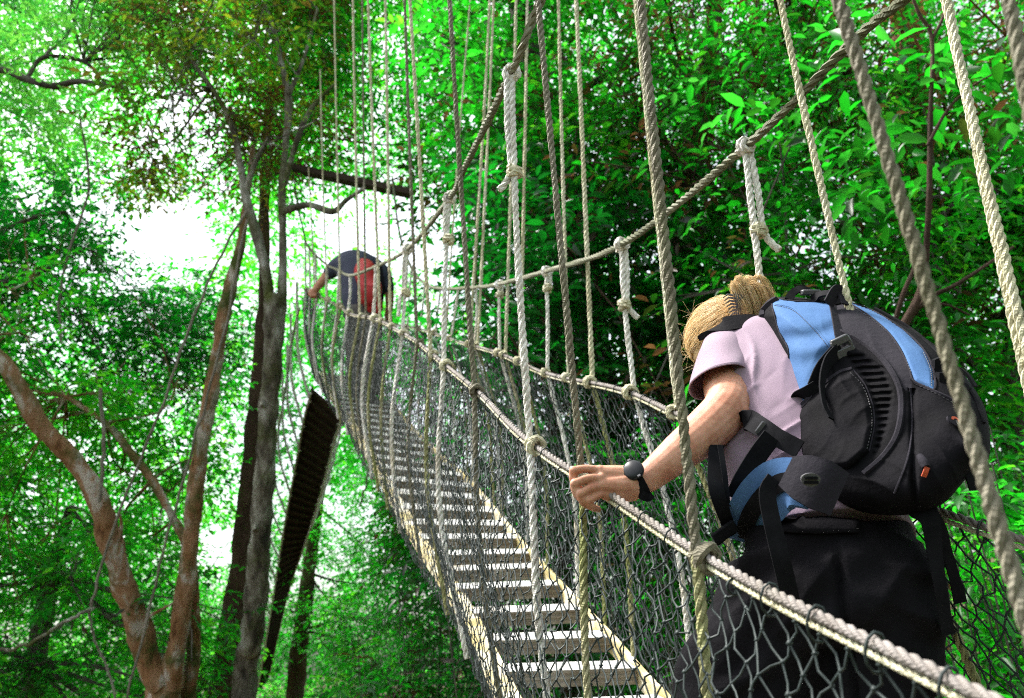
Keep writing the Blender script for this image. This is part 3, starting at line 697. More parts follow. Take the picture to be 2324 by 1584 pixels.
# trousers
tb = MB()
PAX = np.array([0, .98, .18])
loft(tb, [ringk(1880, 1178, 1.50, .152, .115, PAX), ringk(1888, 1225, 1.485, .168, .130, PAX), ringk(1892, 1300, 1.46, .178, .150, PAX), ringk(1892, 1380, 1.44, .180, .150, PAX), ringk(1890, 1450, 1.43, .150, .12, PAX)], 40, 8)
limb(tb, [kr(1805, 1340, 1.46, .112), kr(1738, 1450, 1.45, .113), kr(1655, 1584, 1.45, .106), kr(1618, 1720, 1.49, .080), kr(1668, 1900, 1.53, .068), kr(1700, 2120, 1.50, .066)], 24)
limb(tb, [kr(1985, 1340, 1.42, .118), kr(1990, 1450, 1.40, .108), kr(1978, 1584, 1.38, .098), kr(1972, 1760, 1.36, .075), kr(1962, 2060, 1.31, .066), kr(1960, 2290, 1.28, .064)], 24)
def trous_fn(co, no):
    px, py, d = to_px(co)
    f = .006 * np.sin((py * .9 - px * .35) * .06 + 2 * np.sin(px * .013)) * np.exp(-((px - 2090) / 60.) ** 2)
    f += .005 * np.sin((py + px * .8) * .055 + 1.5 * np.sin(py * .02)) * np.exp(-((px - 1690) / 90.) ** 2)
    f += .004 * np.sin(np.hypot(px - 1830, py - 1500) * .075) * np.exp(-(np.hypot(px - 1830, py - 1500) / 150) ** 2)
    v1 = py * .8 + px * .6 + 10 * np.sin(px * .02); f += .010 * (1 - np.abs(np.sin(v1 * .04))) ** 3 * np.exp(-((px - 1690) / 80.) ** 2 - ((py - 1290) / 130.) ** 2)
    v2 = py - px * .35 + 8 * np.sin(py * .03); f += .011 * (1 - np.abs(np.sin(v2 * .038))) ** 3 * np.exp(-((px - 2080) / 70.) ** 2) * (.4 + .6 * np.sin(py * .013) ** 2)
    v3 = (px - 1990) * .8 + (py - 1200) * .55; f += .008 * (1 - np.abs(np.sin(v3 * .022 + 1))) ** 4 * np.exp(-((py - 1330) / 110.) ** 2)
    f -= .018 * np.exp(-((px - 1905 - .12 * (py - 1300)) / 9.) ** 2) * np.clip((py - 1230) / 60, 0, 1)
    f += .003 * np.sin(px * .03 + py * .05)
    return co + no * f[:, None]
trousers = fuse(tb, .007, 'trousers', M['trousers'], woman, 5, trous_fn)
tco = None
mb = MB()                                                        # back pocket flap and waistband
def skin_pt(obj, px, py):
    """point of a mesh nearest to the camera along a sight line (used only to lay trim on cloth)"""
    dg = bpy.context.evaluated_depsgraph_get(); dv = Vector((P(px, py, 1) - C0)).normalized()
    ok, loc, no, ix = obj.ray_cast(Vector(C0), dv)
    return (np.array(loc), np.array(no)) if ok else (P(px, py, 1.4), -F_)
bpy.context.view_layer.update()
def on(obj, pts, lift=.003):
    r = []
    for q in pts:
        p, n_ = skin_pt(obj, *q[:2]); r.append(p + n_ * lift)
    return r
g = []
cols = np.linspace(0, 1, 14); rows_ = np.linspace(0, 1, 4)
for v_ in rows_:
    for u_ in cols:
        a = np.array([1758, 1172]) * (1 - u_) + np.array([1948, 1180]) * u_; b = np.array([1760, 1214]) * (1 - u_) + np.array([1945, 1216]) * u_
        q = a * (1 - v_) + b * v_; p, n_ = skin_pt(trousers, *q); g.append(p + n_ * (.004 + .003 * v_))
f = [(i * 14 + j, i * 14 + j + 1, (i + 1) * 14 + j + 1, (i + 1) * 14 + j) for i in range(3) for j in range(13)]
mb.add(g, f); o = mb.build('pocket_flap', M['trousers'], trousers); so = o.modifiers.new('t', 'SOLIDIFY'); so.thickness = .004
# shoes on the deck
for px, py, d in ((1700, 2150, 1.50), (1960, 2325, 1.28)):
    mb = MB(); c = K(px, py, d); fw = np.array([-.25, .12, .96]); up = UPC
    rr = [(c - fw * .07 + up * .0, .030, .04), (c - fw * .03 + up * .01, .038, .055), (c + fw * .05 - up * .005, .042, .045), (c + fw * .13 - up * .02, .044, .032), (c + fw * .18 - up * .025, .028, .02)]
    sd = norm(np.cross(up, fw)); loft(mb, [(W(q[0]), w3(sd) * q[1], w3(up) * q[2]) for q in rr], 18, 5); mb.build('shoe', M['packblack'], woman)
# wristwatch
wst = thing_part = None
wb = MB(); wc = K(1438, 1094, 1.503); wax = norm(K(1462, 1090, 1.505) - K(1425, 1098, 1.50)); wax = norm(np.array([.78, .42, .02]))
e1 = norm(np.cross(wax, [0, 0, 1.])); e2 = np.cross(wax, e1)
q = []
for t in np.linspace(0, 2 * PI, 40): q.append(W(K(1448, 1092, 1.504) + (math.cos(t) * e1 + math.sin(t) * e2) * .0315))
q = np.array(q)
cen = W(K(1448, 1092, 1.504)); wx = wax @ M3
vs = []
for p in q[:-1]:
    o_ = norm(p - cen)
    for s, h in ((-.0095, -.001), (.0095, -.001), (.0085, .0022), (-.0085, .0022)): vs.append(p + wx * s + o_ * h)
k = len(q) - 1
wb.add(vs, [(i * 4 + j, i * 4 + (j + 1) % 4, ((i + 1) % k) * 4 + (j + 1) % 4, ((i + 1) % k) * 4 + j) for i in range(k) for j in range(4)])
watch = wb.build('wristwatch', M['webbing'], woman)
fdir = norm(w3(np.array([-.42, .62, -.62])) - wx * np.dot(w3(np.array([-.42, .62, -.62])), wx)); c = cen + fdir * .036
sd = norm(np.cross(wx, fdir))
mb = MB(); loft(mb, [(c - fdir * .006, wx * .016, sd * .018), (c - fdir * .003, wx * .020, sd * .022), (c + fdir * .004, wx * .019, sd * .021), (c + fdir * .0075, wx * .013, sd * .015)], 24, 3); mb.build('watch_case', M['watch'], watch)
mb = MB(); 
for s in (-1, 1): box(mb, c + fdir * .004 + sd * .0215 * s + wx * .003, wx * .003, sd * .002, fdir * .002)
mb.build('button', M['plastic'], watch)
mb = MB(); e = W(K(1455, 1122, 1.475)); band(mb, [cen - fdir * .03 - sd * -.01, e, W(K(1470, 1128, 1.478)), W(K(1478, 1120, 1.485))], .017, TOCAM, .003); mb.build('strap_end', M['webbing'], watch)

# ------------------------------------------------------------------ the rucksack
pack = thing('backpack', 'large black backpack with blue panels, worn by the fair haired person', 'backpack')
OUT = [(1727, 717), (1738, 694), (1756, 677), (1790, 673), (1830, 677), (1872, 684), (1923, 684), (1974, 702), (2044, 735), (2117, 779), (2160, 820), (2208, 877), (2237, 932), (2247, 994), (2243, 1040), (2215, 1060),
       (2182, 1099), (2146, 1139), (2102, 1160), (2030, 1170), (1950, 1160), (1880, 1128), (1830, 1082), (1805, 1032), (1794, 990), (1789, 930), (1778, 870), (1762, 830), (1745, 768)]
OUTS = spline(np.array(OUT + OUT[:1], float), 6)[:-1]
def inside(poly, x, y):
    poly = np.asarray(poly, float); c = np.zeros(np.shape(x), bool); n = len(poly); j = n - 1
    for i in range(n):
        xi, yi = poly[i]; xj, yj = poly[j]
        c ^= ((yi > y) != (yj > y)) & (x < (xj - xi) * (y - yi) / (yj - yi + 1e-12) + xi); j = i
    return c
def dist(poly, x, y):
    poly = np.asarray(poly, float); d = np.full(np.shape(x), 1e9)
    for i in range(len(poly)):
        a = poly[i]; b = poly[(i + 1) % len(poly)]; e = b - a; L = (e @ e) + 1e-9
        t = np.clip(((x - a[0]) * e[0] + (y - a[1]) * e[1]) / L, 0, 1); d = np.minimum(d, np.hypot(x - a[0] - t * e[0], y - a[1] - t * e[1]))
    return d
def mid(x, y): return 1.72 - .000499 * (x - 1780) - .000706 * (y - 850)
BLUE = [(1752, 695), (1756, 678), (1807, 684), (1872, 686), (1887, 695), (1894, 728), (1905, 771), (1880, 815), (1858, 866), (1843, 899), (1803, 934), (1798, 877), (1789, 848), (1789, 793), (1770, 757)]
STRIPE = [(1923, 685), (1967, 699), (2007, 719), (2055, 752), (2095, 792), (2117, 837), (2120, 884), (2076, 866), (2065, 844), (2047, 800), (2018, 757), (1974, 718)]
POCK = [(1803, 940), (1845, 895), (1900, 850), (1935, 838), (1962, 872), (1980, 920), (1984, 965), (1972, 1025), (1930, 1062), (1860, 1075), (1815, 1035)]
RUCH = [(1905, 800), (1960, 800), (2012, 838), (2030, 890), (2022, 960), (2000, 1020), (1975, 1045), (1988, 975), (1980, 915), (1962, 868), (1936, 836)]
GREY = [(1887, 695), (1923, 685), (1974, 718), (2018, 757), (2047, 800), (2065, 844), (2072, 900), (2040, 870), (2000, 810), (1950, 770), (1912, 760)]
rgp = np.random.default_rng(9)
def relief(x, y):
    """how far the side of the pack stands out towards the viewer's side, metres"""
    d = dist(OUTS, x, y); t = np.clip(d / 120, 0, 1); h = .135 * np.sqrt(1 - (1 - t) ** 2)
    ip = inside(POCK, x, y); h += np.where(ip, .020 * np.clip(dist(POCK, x, y) / 16, 0, 1) ** .6, 0)
    ir = inside(RUCH, x, y); h += np.where(ir, (-.008 +   .0038 * np.sin(y * .42 + .12 * x * .42 + .9 * np.sin(x * .03))) * np.clip(dist(RUCH, x, y) / 10, 0, 1), 0)
    ib = inside(BLUE, x, y)
    w = .0055 * np.sin((y + .32 * (x - 1820)) * .105 + .9 * np.sin(x * .033)) * np.exp(-((y - 765) / 60.) ** 2) + .006 * np.sin((y - .9 * x) * .04) * np.exp(-((y - 850) / 50.) ** 2)
    h += np.where(ib, (w + .010 * np.clip(dist(BLUE, x, y) / 30, 0, 1)), 0)
    h += np.where(inside(STRIPE, x, y), .006 * np.clip(dist(STRIPE, x, y) / 8, 0, 1), 0)
    h += .003 * np.sin(x * .05 + 2 * np.sin(y * .02)) * np.sin(y * .041)
    # sagging cloth: long soft creases running down from the load
    u_ = x * .75 + y * .66; v_ = -x * .66 + y * .75
    q_ = np.sin(v_ * .055 + 1.6 * np.sin(u_ * .017 + 1) + .8 * np.sin(v_ * .021)); h += np.where(inside(BLUE, x, y) | inside(RUCH, x, y), 0, .0045 * (1 - np.abs(q_)) ** 2 * (0.5 + .5 * np.sin(u_ * .023 + v_ * .011)))
    q_ = np.sin(u_ * .075 + 1.3 * np.sin(v_ * .03)); h += np.where(inside(POCK, x, y), .003 * (1 - np.abs(q_)) ** 2 * (.5 + .5 * np.sin(v_ * .05)), 0)
    # crease where the lower body meets the front panel
    c = np.abs((x - 2070) - .02 * (y - 900)); h -= np.where(y > 880, .012 * np.exp(-(c / 7) ** 2), 0)
    return h
step = 3.0
gx = np.arange(1718, 2256, step); gy = np.arange(664, 1180, step)
X, Y = np.meshgrid(gx, gy)
ins = inside(OUTS, X, Y)
# cells touching the outline are kept and their outer corners pulled onto it
keep = ins[:-1, :-1] | ins[1:, :-1] | ins[:-1, 1:] | ins[1:, 1:]
dn = resample(np.vstack([OUTS, OUTS[:1]]), 1.0)[0]
XX, YY = X.copy(), Y.copy()
used = np.zeros(X.shape, bool); used[:-1, :-1] |= keep; used[1:, :-1] |= keep; used[:-1, 1:] |= keep; used[1:, 1:] |= keep
for (i, j) in np.argwhere(used & ~ins):
    k = np.argmin(np.hypot(dn[:, 0] - X[i, j], dn[:, 1] - Y[i, j])); XX[i, j], YY[i, j] = dn[k]
H = relief(XX, YY); D0 = mid(XX, YY)
def pw(x, y, d): return C0 + np.stack([(x - 1162) / FPX * d, (792 - y) / FPX * d, d], -1) @ M3
front = pw(XX, YY, D0 - H); 
dbk = dist(OUTS, XX, YY); hb_ = .11 * np.sqrt(1 - (1 - np.clip(dbk / 90, 0, 1)) ** 2); back = pw(XX, YY, D0 + np.where(ins, hb_, 0))
front[~ins] = pw(XX, YY, D0)[~ins]
cx, cy = (X[:-1, :-1] + step / 2), (Y[:-1, :-1] + step / 2)
reg = np.zeros(cx.shape, int)
reg[inside(GREY, cx, cy)] = 3; reg[inside(BLUE, cx, cy)] = 1; reg[inside(STRIPE, cx, cy)] = 2; reg[inside(RUCH, cx, cy)] = 5; reg[inside(POCK, cx, cy)] = 4
nx = X.shape[1]
def patch(name, code, mat, parent, lift=0., withback=False):
    idx = np.argwhere(keep & (reg == code)); mp = {}; V = []; Fs = []
    def vid(i, j, bk=False):
        key = (i, j, bk)
        if key not in mp: mp[key] = len(V); V.append(back[i, j] if bk else front[i, j])
        return mp[key]
    for i, j in idx: Fs.append((vid(i, j), vid(i + 1, j), vid(i + 1, j + 1), vid(i, j + 1)))
    if withback:
        for i, j in np.argwhere(keep): Fs.append((vid(i, j, True), vid(i, j + 1, True), vid(i + 1, j + 1, True), vid(i + 1, j, True)))
    mb = MB(); mb.add(V, Fs); return mb.build(name, mat, parent)
pbody = patch('main_compartment', 0, M['packblack'], pack, withback=True)
patch('side_panel', 1, M['packblue'], pack)['label'] = 'blue side panel next to the back'
patch('stripe_panel', 2, M['packblue'], pack)
patch('top_panel', 3, M['packgrey'], pack)
pk = patch('side_pocket', 4, M['packblack'], pack)
patch('ruched_pocket', 5, M['packblack'], pack)
def pf(x, y, lift=.003):
    x, y = np.float64(x), np.float64(y)
    return pw(x, y, mid(x, y) - relief(np.array([x]), np.array([y]))[0] - lift) if inside(OUTS, np.array([x]), np.array([y]))[0] else pw(x, y, mid(x, y) - lift)
def stitch(name, poly, mat, parent, gap=.0075):
    q = spline(np.array(poly, float), 10); w_ = np.array([pf(*a, .0022) for a in q]); w_, _ = resample(w_, gap)
    mb = MB()
    for i in range(len(w_) - 1): tube(mb, [w_[i], w_[i] + (w_[i + 1] - w_[i]) * .55], .0007, 4)
    return mb.build(name, mat, parent)
def seam(name, poly, r, mat, parent, closed=False):
    q = np.array(poly + (poly[:1] if closed else []), float); q = spline(q, 6)
    mb = MB(); tube(mb, np.array([pf(*a, .001) for a in q]), r, 6); return mb.build(name, mat, parent)
seam('piping', BLUE, .0022, M['packgrey'], pack, True); seam('piping', STRIPE, .0022, M['packgrey'], pack, True)
seam('seam', [(1760, 690), (1800, 700), (1836, 730), (1870, 768), (1884, 790)], .0014, M['packblue'], pack)
seam('pocket_edge', [(1803, 940), (1845, 895), (1900, 850), (1935, 838)], .006, M['packgrey'], pk)
seam('pocket_seam', [(1935, 838), (1962, 872), (1980, 920), (1984, 965), (1972, 1025)], .0018, M['packgrey'], pk)
# padded back edge with zip
stitch('stitching', [(1756, 692), (1798, 703), (1833, 733), (1867, 771), (1880, 790)], M['greytext'], pack); stitch('stitching', [(1930, 846), (1957, 874), (1975, 922), (1979, 965), (1967, 1022)], M['greytext'], pk)
stitch('stitching', [(1926, 690), (1978, 724), (2022, 762), (2050, 804), (2068, 846)], M['greytext'], pack); stitch('stitching', [(2096, 800), (2112, 838), (2115, 878)], M['greytext'], pack); stitch('stitching', [(2078, 872), (2118, 890), (2160, 912), (2190, 935)], M['greytext'], pack)
seam('seam', [(2074, 868), (2118, 887), (2162, 908), (2210, 945)], .003, M['packgrey'], pack); seam('seam', [(2066, 880), (2070, 960), (2060, 1040), (2030, 1120)], .002, M['packgrey'], pack)
seam('back_edge', [(1806, 1034), (1795, 990), (1790, 930), (1779, 872), (1763, 830), (1747, 770), (1731, 718), (1742, 695), (1760, 681)], .010, M['packgrey'], pack)
def pband(name, pts, w, mat, lift=.006, parent=pack, thick=.0028, face=TOCAM):
    mb = MB(); band(mb, [pf(*q, lift) for q in pts], w, face, thick); return mb.build(name, mat, parent)
seam('curved_rib', [(1905, 752), (1950, 772), (2000, 812), (2036, 866), (2046, 920), (2036, 985), (2005, 1035), (1960, 1075)], .0055, M['packgrey'], pack)
st = pband('compression_strap', [(1884, 668), (1895, 700), (1905, 745), (1912, 775)], .028, M['packgrey'])
mb = MB(); c = pf(1912, 786, .012); bx = norm(w3(np.array([.9, .42, 0]))); by = norm(np.cross(bx, -F_))
for (o1, o2, hx, hy, hz) in ((0, .012, .020, .009, .005), (-.016, -.004, .004, .012, .005), (.016, -.004, .004, .012, .005), (0, -.012, .018, .008, .006)):
    box(mb, c + bx * o1 + by * o2, bx * hx, by * hy, -F_ * hz)
o = mb.build('buckle', M['plastic'], st); bv = o.modifiers.new('b', 'BEVEL'); bv.width = .0025; bv.segments = 2
mb = MB(); band(mb, [pf(1908, 790, .010), pf(1880, 820, .022), pf(1866, 866, .028), pf(1870, 915, .018), pf(1886, 950, .010)], [.028, .026, .018, .016, .014], TOCAM + R_ * .5, .003); mb.build('strap_tail', M['webbing'], st)
mb = MB(); band(mb, [pf(1905, 795, .006), pf(1872, 835, .010), pf(1852, 880, .008)], .036, TOCAM, .004); mb.build('strap_base', M['webbing'], st)
def pd(x, y): return float(mid(x, y) - relief(np.array([float(x)]), np.array([float(y)]))[0])
mb = MB(); band(mb, [P(1775, 909, pd(1798, 905) - .006)] + [P(x_, y_, pd(x_, y_) - .016) for x_, y_ in ((1798, 904), (1814, 899), (1832, 892), (1856, 878))], .028, TOCAM, .003); mb.build('side_strap', M['webbing'], pack)
# lid straps and carry handle on top
mb = MB(); band(mb, [pf(1790, 680), P(1800, 664, 1.80), P(1822, 655, 1.80), P(1850, 668, 1.80), pf(1872, 686)], .018, U_ + TOCAM, .004); mb.build('carry_handle', M['webbing'], pack)
mb = MB(); band(mb, [pf(1842, 682), P(1862, 668, 1.76), P(1888, 668, 1.74), pf(1905, 690)], .022, U_ + TOCAM, .004); mb.build('lid_strap', M['webbing'], pack)
mb = MB(); box(mb, P(1838, 664, 1.79), R_ * .02, U_ * .006, F_ * .012); o = mb.build('lid_buckle', M['plastic'], pack); bv = o.modifiers.new('b', 'BEVEL'); bv.width = .002
mb = MB(); band(mb, [P(1880, 690, 1.69), P(1898, 660, 1.70), P(1912, 668, 1.70), P(1922, 692, 1.68)], .026, TOCAM + R_ * .3, .004); mb.build('top_loop', M['packgrey'], pack)
# hardware on the front face
mb = MB(); box(mb, pf(2130, 836, .004), R_ * .010 + U_ * .004, U_ * .020, F_ * .006); box(mb, pf(2148, 858, .006), R_ * .018, U_ * .010, F_ * .01); mb.build('front_buckle', M['webbing'], pack)
pband('front_strap', [(2120, 830), (2150, 850), (2172, 872), (2190, 890)], .026, M['webbing'])
mb = MB(); band(mb, [P(2178, 836, 1.36), P(2196, 850, 1.35), P(2214, 878, 1.34)], .018, TOCAM + R_, .004); mb.build('strap_tail', M['webbing'], pack)
mb = MB(); band(mb, [P(2196, 1052, 1.34), P(2206, 1082, 1.32), P(2216, 1112, 1.31)], .022, TOCAM, .004); mb.build('strap_tail', M['webbing'], pack)
seam('front_zip', [(1985, 700), (2060, 742), (2120, 792), (2170, 850), (2212, 905), (2232, 960)], .004, M['webbing'], pack)
mb = MB(); tube(mb, [pf(2088, 1036, .004), pf(2096, 1048, .010), pf(2102, 1060, .010)], [.006, .008, .007], 8); zp = mb.build('zip_pull', M['packgrey'], pack)
mb = MB(); band(mb, [pf(2104, 1060, .010), pf(2101, 1070, .010), pf(2096, 1082, .007)], .008, TOCAM, .002); mb.build('cord', M['orange'], zp)
# maker's patch with its orange arc and lettering
pc = pf(2182, 962, .004); n_ = norm(np.cross(pf(2192, 962) - pf(2172, 962), pf(2182, 952) - pf(2182, 972)))
if np.dot(n_, C0 - pc) < 0: n_ = -n_
ux = norm(w3(np.array([.90, -.38, 0]))); ux = norm(ux - n_ * np.dot(ux, n_)); uy = np.cross(n_, ux)
mb = MB(); t = np.linspace(0, 2 * PI, 28)[:-1]; vs = [pc + ux * (.026 * np.sign(math.cos(a)) * abs(math.cos(a)) ** .6) + uy * .012 * math.sin(a) - n_ * .002 for a in t]; vs2 = [q + n_ * .004 for q in vs]
mb.add(vs + vs2, [tuple(range(27, 54)), tuple(range(27))[::-1]] + [(i, (i + 1) % 27, 27 + (i + 1) % 27, 27 + i) for i in range(27)]); lp = mb.build('patch', M['packgrey'], pack, smooth=False)
mb = MB(); ac = pc - ux * .012 + n_ * .003; vs = []; 
for a in np.linspace(-.35, PI + .25, 20): vs += [ac + (ux * math.cos(a) + uy * math.sin(a)) * .0035, ac + (ux * math.cos(a) + uy * math.sin(a)) * .0080]
mb.add(vs, [(2 * i, 2 * i + 1, 2 * i + 3, 2 * i + 2) for i in range(19)]); mb.build('emblem', M['orange'], lp, smooth=False)
cu = bpy.data.curves.new('word', 'FONT'); cu.body = 'Lowepro'; cu.size = .0105; cu.extrude = .0003; tmp = bpy.data.objects.new('word', cu); COL.objects.link(tmp)
dg = bpy.context.evaluated_depsgraph_get(); dg.update(); tm = bpy.data.meshes.new_from_object(tmp.evaluated_get(dg)); bpy.data.objects.remove(tmp)
o = bpy.data.objects.new('lettering', tm); tm.materials.clear(); tm.materials.append(M['greytext'])
mt = Matrix.Identity(4)
for r_ in range(3): mt[r_][0] = ux[r_]; mt[r_][1] = uy[r_]; mt[r_][2] = n_[r_]; mt[r_][3] = (pc - ux * .013 - uy * .0085 + n_ * .0035)[r_]
tm.transform(mt); link(o, lp)
# shoulder strap over the left shoulder, under-arm strap, hip belt, loose ends
mb = MB(); band(mb, [P(1752, 752, 1.80), P(1738, 738, 1.80), P(1690, 733, 1.795), P(1640, 742, 1.79), P(1602, 762, 1.84)], [.075, .07, .06, .055, .05], U_ + TOCAM * .6, .012); mb.build('shoulder_strap', M['packblack'], pack)
mb = MB(); band(mb, [P(1660, 968, 1.68), P(1692, 953, 1.575), P(1725, 968, 1.510), P(1765, 993, 1.475), P(1815, 1020, 1.445)], [.045, .045, .038, .034, .034], TOCAM, .004); ua = mb.build('underarm_strap', M['webbing'], pack)
mb = MB(); box(mb, P(1728, 972, 1.502), R_ * .006 - U_ * .004, U_ * .011 + R_ * .008, F_ * .002); o = mb.build('slider', M['plastic'], ua); bv = o.modifiers.new('b', 'BEVEL'); bv.width = .002
mb = MB(); band(mb, [P(1752, 990, 1.472), P(1722, 1030, 1.47), P(1688, 1085, 1.47), P(1668, 1130, 1.48)], .036, TOCAM, .004); mb.build('stabiliser_strap', M['webbing'], pack)
mb = MB(); band(mb, [P(1845, 1108, 1.30), P(1803, 1096, 1.33), P(1768, 1102, 1.36), P(1735, 1130, 1.40), P(1706, 1172, 1.45), P(1690, 1222, 1.53)], [.07, .082, .090, .092, .088, .066], TOCAM - R_ * .25 + U_ * .25, .016, n=10); hbelt = mb.build('hip_belt', M['packblue'], pack)
mb = MB(); band(mb, [P(1842, 1102, 1.286), P(1800, 1092, 1.316), P(1765, 1098, 1.346), P(1731, 1126, 1.386), P(1701, 1170, 1.436), P(1684, 1220, 1.516)], .030, TOCAM - R_ * .25 + U_ * .25, .004, n=10); mb.build('belt_webbing', M['webbing'], hbelt)
mb = MB(); band(mb, [P(1905, 1122, 1.275), P(1862, 1100, 1.28), P(1820, 1082, 1.30), P(1786, 1070, 1.325)], [.075, .085, .078, .055], TOCAM - R_ * .2 + U_ * .3, .008, n=10); mb.build('belt_wing', M['packgrey'], hbelt)
mb = MB(); c = P(1838, 1086, 1.262)
th = np.linspace(0, 2 * PI, 24)[:-1]; vs = [c + R_ * .0155 * math.cos(a) + U_ * .0125 * math.sin(a) * (1 if math.sin(a) < 0 else .75) for a in th]; vs2 = [q - F_ * .005 for q in vs]
mb.add(vs + vs2, [tuple(range(23, 46)), tuple(range(23))[::-1]] + [(i, (i + 1) % 23, 23 + (i + 1) % 23, 23 + i) for i in range(23)]); o = mb.build('belt_buckle', M['plastic'], hbelt, smooth=False)
mb = MB(); box(mb, c - F_ * .006 + U_ * .002, R_ * .010, U_ * .0022, F_ * .002); box(mb, c - F_ * .006 - U_ * .005, R_ * .011, U_ * .0022, F_ * .002); mb.build('buckle_bar', M['webbing'], o, smooth=False)
mb = MB(); band(mb, [P(1755, 1085, 1.33), P(1742, 1115, 1.315), P(1748, 1165, 1.30), P(1768, 1250, 1.275), P(1785, 1320, 1.268), P(1795, 1366, 1.27)], [.024, .028, .028, .029, .029, .029], TOCAM, .003, n=10); mb.build('dangling_strap', M['webbing'], pack)
mb = MB(); band(mb, [P(1672, 950, 1.66), P(1632, 1000, 1.56), P(1624, 1046, 1.50), P(1626, 1110, 1.45), P(1648, 1180, 1.46), P(1660, 1215, 1.50)], [.028, .03, .03, .028, .024, .022], TOCAM, .003); mb.build('dangling_strap', M['webbing'], pack)
mb = MB(); band(mb, [P(1634, 1010, 1.49), P(1645, 1080, 1.455), P(1652, 1150, 1.45)], .010, TOCAM, .002); mb.build('cord', M['webbing'], pack)
mb = MB(); box(mb, P(1645, 1208, 1.45), R_ * .020 + U_ * .014, U_ * .009 - R_ * .006, F_ * .006); box(mb, P(1632, 1222, 1.45), R_ * .008 + U_ * .006, U_ * .008 - R_ * .005, F_ * .004); o = mb.build('chest_buckle', M['webbing'], pack); bv = o.modifiers.new('b', 'BEVEL'); bv.width = .002
mb = MB(); band(mb, [P(2088, 1150, 1.33), P(2112, 1185, 1.31), P(2122, 1260, 1.30), P(2134, 1330, 1.29), P(2142, 1385, 1.29), P(2152, 1440, 1.29)], [.05, .032, .024, .020, .020, .022], TOCAM, .003); mb.build('dangling_strap', M['webbing'], pack)
mb = MB(); band(mb, [P(2100, 1155, 1.34), P(2132, 1195, 1.33), P(2148, 1250, 1.33), P(2166, 1310, 1.33), P(2180, 1368, 1.33)], [.03, .020, .018, .018, .022], TOCAM, .003); mb.build('dangling_strap', M['webbing'], pack)

# ------------------------------------------------------------------ the person farther up
man = thing('person', 'bent over person in a navy top holding both handrails far up the bridge', 'person')
bm_ = MB()
limb(bm_, [kr(766, 600, 8.5, .075), kr(742, 625, 8.45, .055), kr(726, 645, 8.42, .045), kr(714, 660, 8.40, .04), kr(708, 664, 8.4, .04)], 12)
limb(bm_, [kr(868, 620, 8.5, .075), kr(882, 660, 8.45, .055), kr(884, 690, 8.42, .045), kr(881, 712, 8.40, .04), kr(880, 718, 8.4, .04)], 12)
ellipsoid(bm_, P(818, 600, 8.98), R_ * .085, U_ * .11, F_ * .10); limb(bm_, [kr(818, 612, 8.7, .07), kr(818, 604, 8.9, .065)], 12)
for s, (x, y) in ((-1, (708, 666)), (1, (880, 720))):
    for k in range(4): limb(bm_, [kr(x - 3 + k * 4, y, 8.38, .014), kr(x - 3 + k * 4, y + 6, 8.36, .012), kr(x - 2 + k * 4, y + 10, 8.4, .010)], 8, 3)
    limb(bm_, [kr(x + 6 * s, y - 2, 8.42, .016), kr(x + 8 * s, y + 6, 8.45, .012)], 8, 3)
mbody = fuse(bm_, .012, 'body', M['skin'], man, 3)
mb = MB(); ellipsoid(mb, P(818, 594, 8.97), R_ * .095, U_ * .105, F_ * .11, attr=.1); mb.build('hair', M['webbing'], man)
tb = MB(); TX = np.array([-.05, .6, .8])
loft(tb, [ringk(824, 730, 8.15, .19, .14, TX), ringk(820, 690, 8.2, .20, .15, TX), ringk(815, 640, 8.35, .22, .16, TX), ringk(812, 598, 8.5, .24, .14, TX), ringk(812, 584, 8.62, .14, .10, TX)], 24, 6)
limb(tb, [kr(790, 600, 8.52, .11), kr(766, 604, 8.5, .095), kr(748, 620, 8.46, .075)], 14); limb(tb, [kr(845, 604, 8.52, .11), kr(868, 622, 8.5, .095), kr(880, 655, 8.45, .075)], 14)
fuse(tb, .02, 'shirt', M['navy'], man, 4)
tb = MB(); limb(tb, [kr(808, 720, 8.16, .12), kr(806, 800, 8.12, .10), kr(812, 880, 8.0, .075), kr(815, 920, 7.95, .07)], 14); limb(tb, [kr(842, 720, 8.14, .12), kr(846, 800, 8.05, .10), kr(848, 880, 7.9, .075), kr(848, 920, 7.85, .07)], 14)
loft(tb, [ringk(825, 745, 8.12, .18, .13, PAX), ringk(825, 715, 8.16, .19, .14, PAX), ringk(823, 695, 8.2, .17, .13, PAX)], 20, 5)
fuse(tb, .02, 'trousers', M['khaki'], man, 4)
for x in (815, 848):
    mb = MB(); loft(mb, [(P(x, 925, 7.85), R_ * .035, U_ * .04), (P(x, 922, 7.95), R_ * .05, U_ * .05), (P(x, 920, 8.12), R_ * .05, U_ * .035), (P(x, 920, 8.18), R_ * .02, U_ * .02)], 12, 4); mb.build('shoe', M['packblack'], man)
rp = thing('backpack', 'small red backpack on the bent over person far up the bridge', 'backpack')
mb = MB(); loft(mb, [ringk(850, 706, 8.02, .05, .03, TX), ringk(846, 694, 8.03, .10, .08, TX), ringk(838, 655, 8.12, .125, .10, TX), ringk(830, 615, 8.28, .115, .09, TX), ringk(826, 592, 8.38, .07, .05, TX)], 22, 6)
def rp_fn(co, no):
    px, py, d = to_px(co); return co + no * (.010 * np.sin(py * .11 + px * .05))[:, None]
fuse(mb, .014, 'bag', M['redpack'], rp, 3, rp_fn)
mb = MB(); band(mb, [P(800, 600, 8.32), P(795, 640, 8.2), P(800, 690, 8.12)], .05, TOCAM, .01); band(mb, [P(862, 606, 8.3), P(868, 650, 8.2), P(862, 700, 8.1)], .05, TOCAM, .01); mb.build('shoulder_strap', M['webbing'], rp)
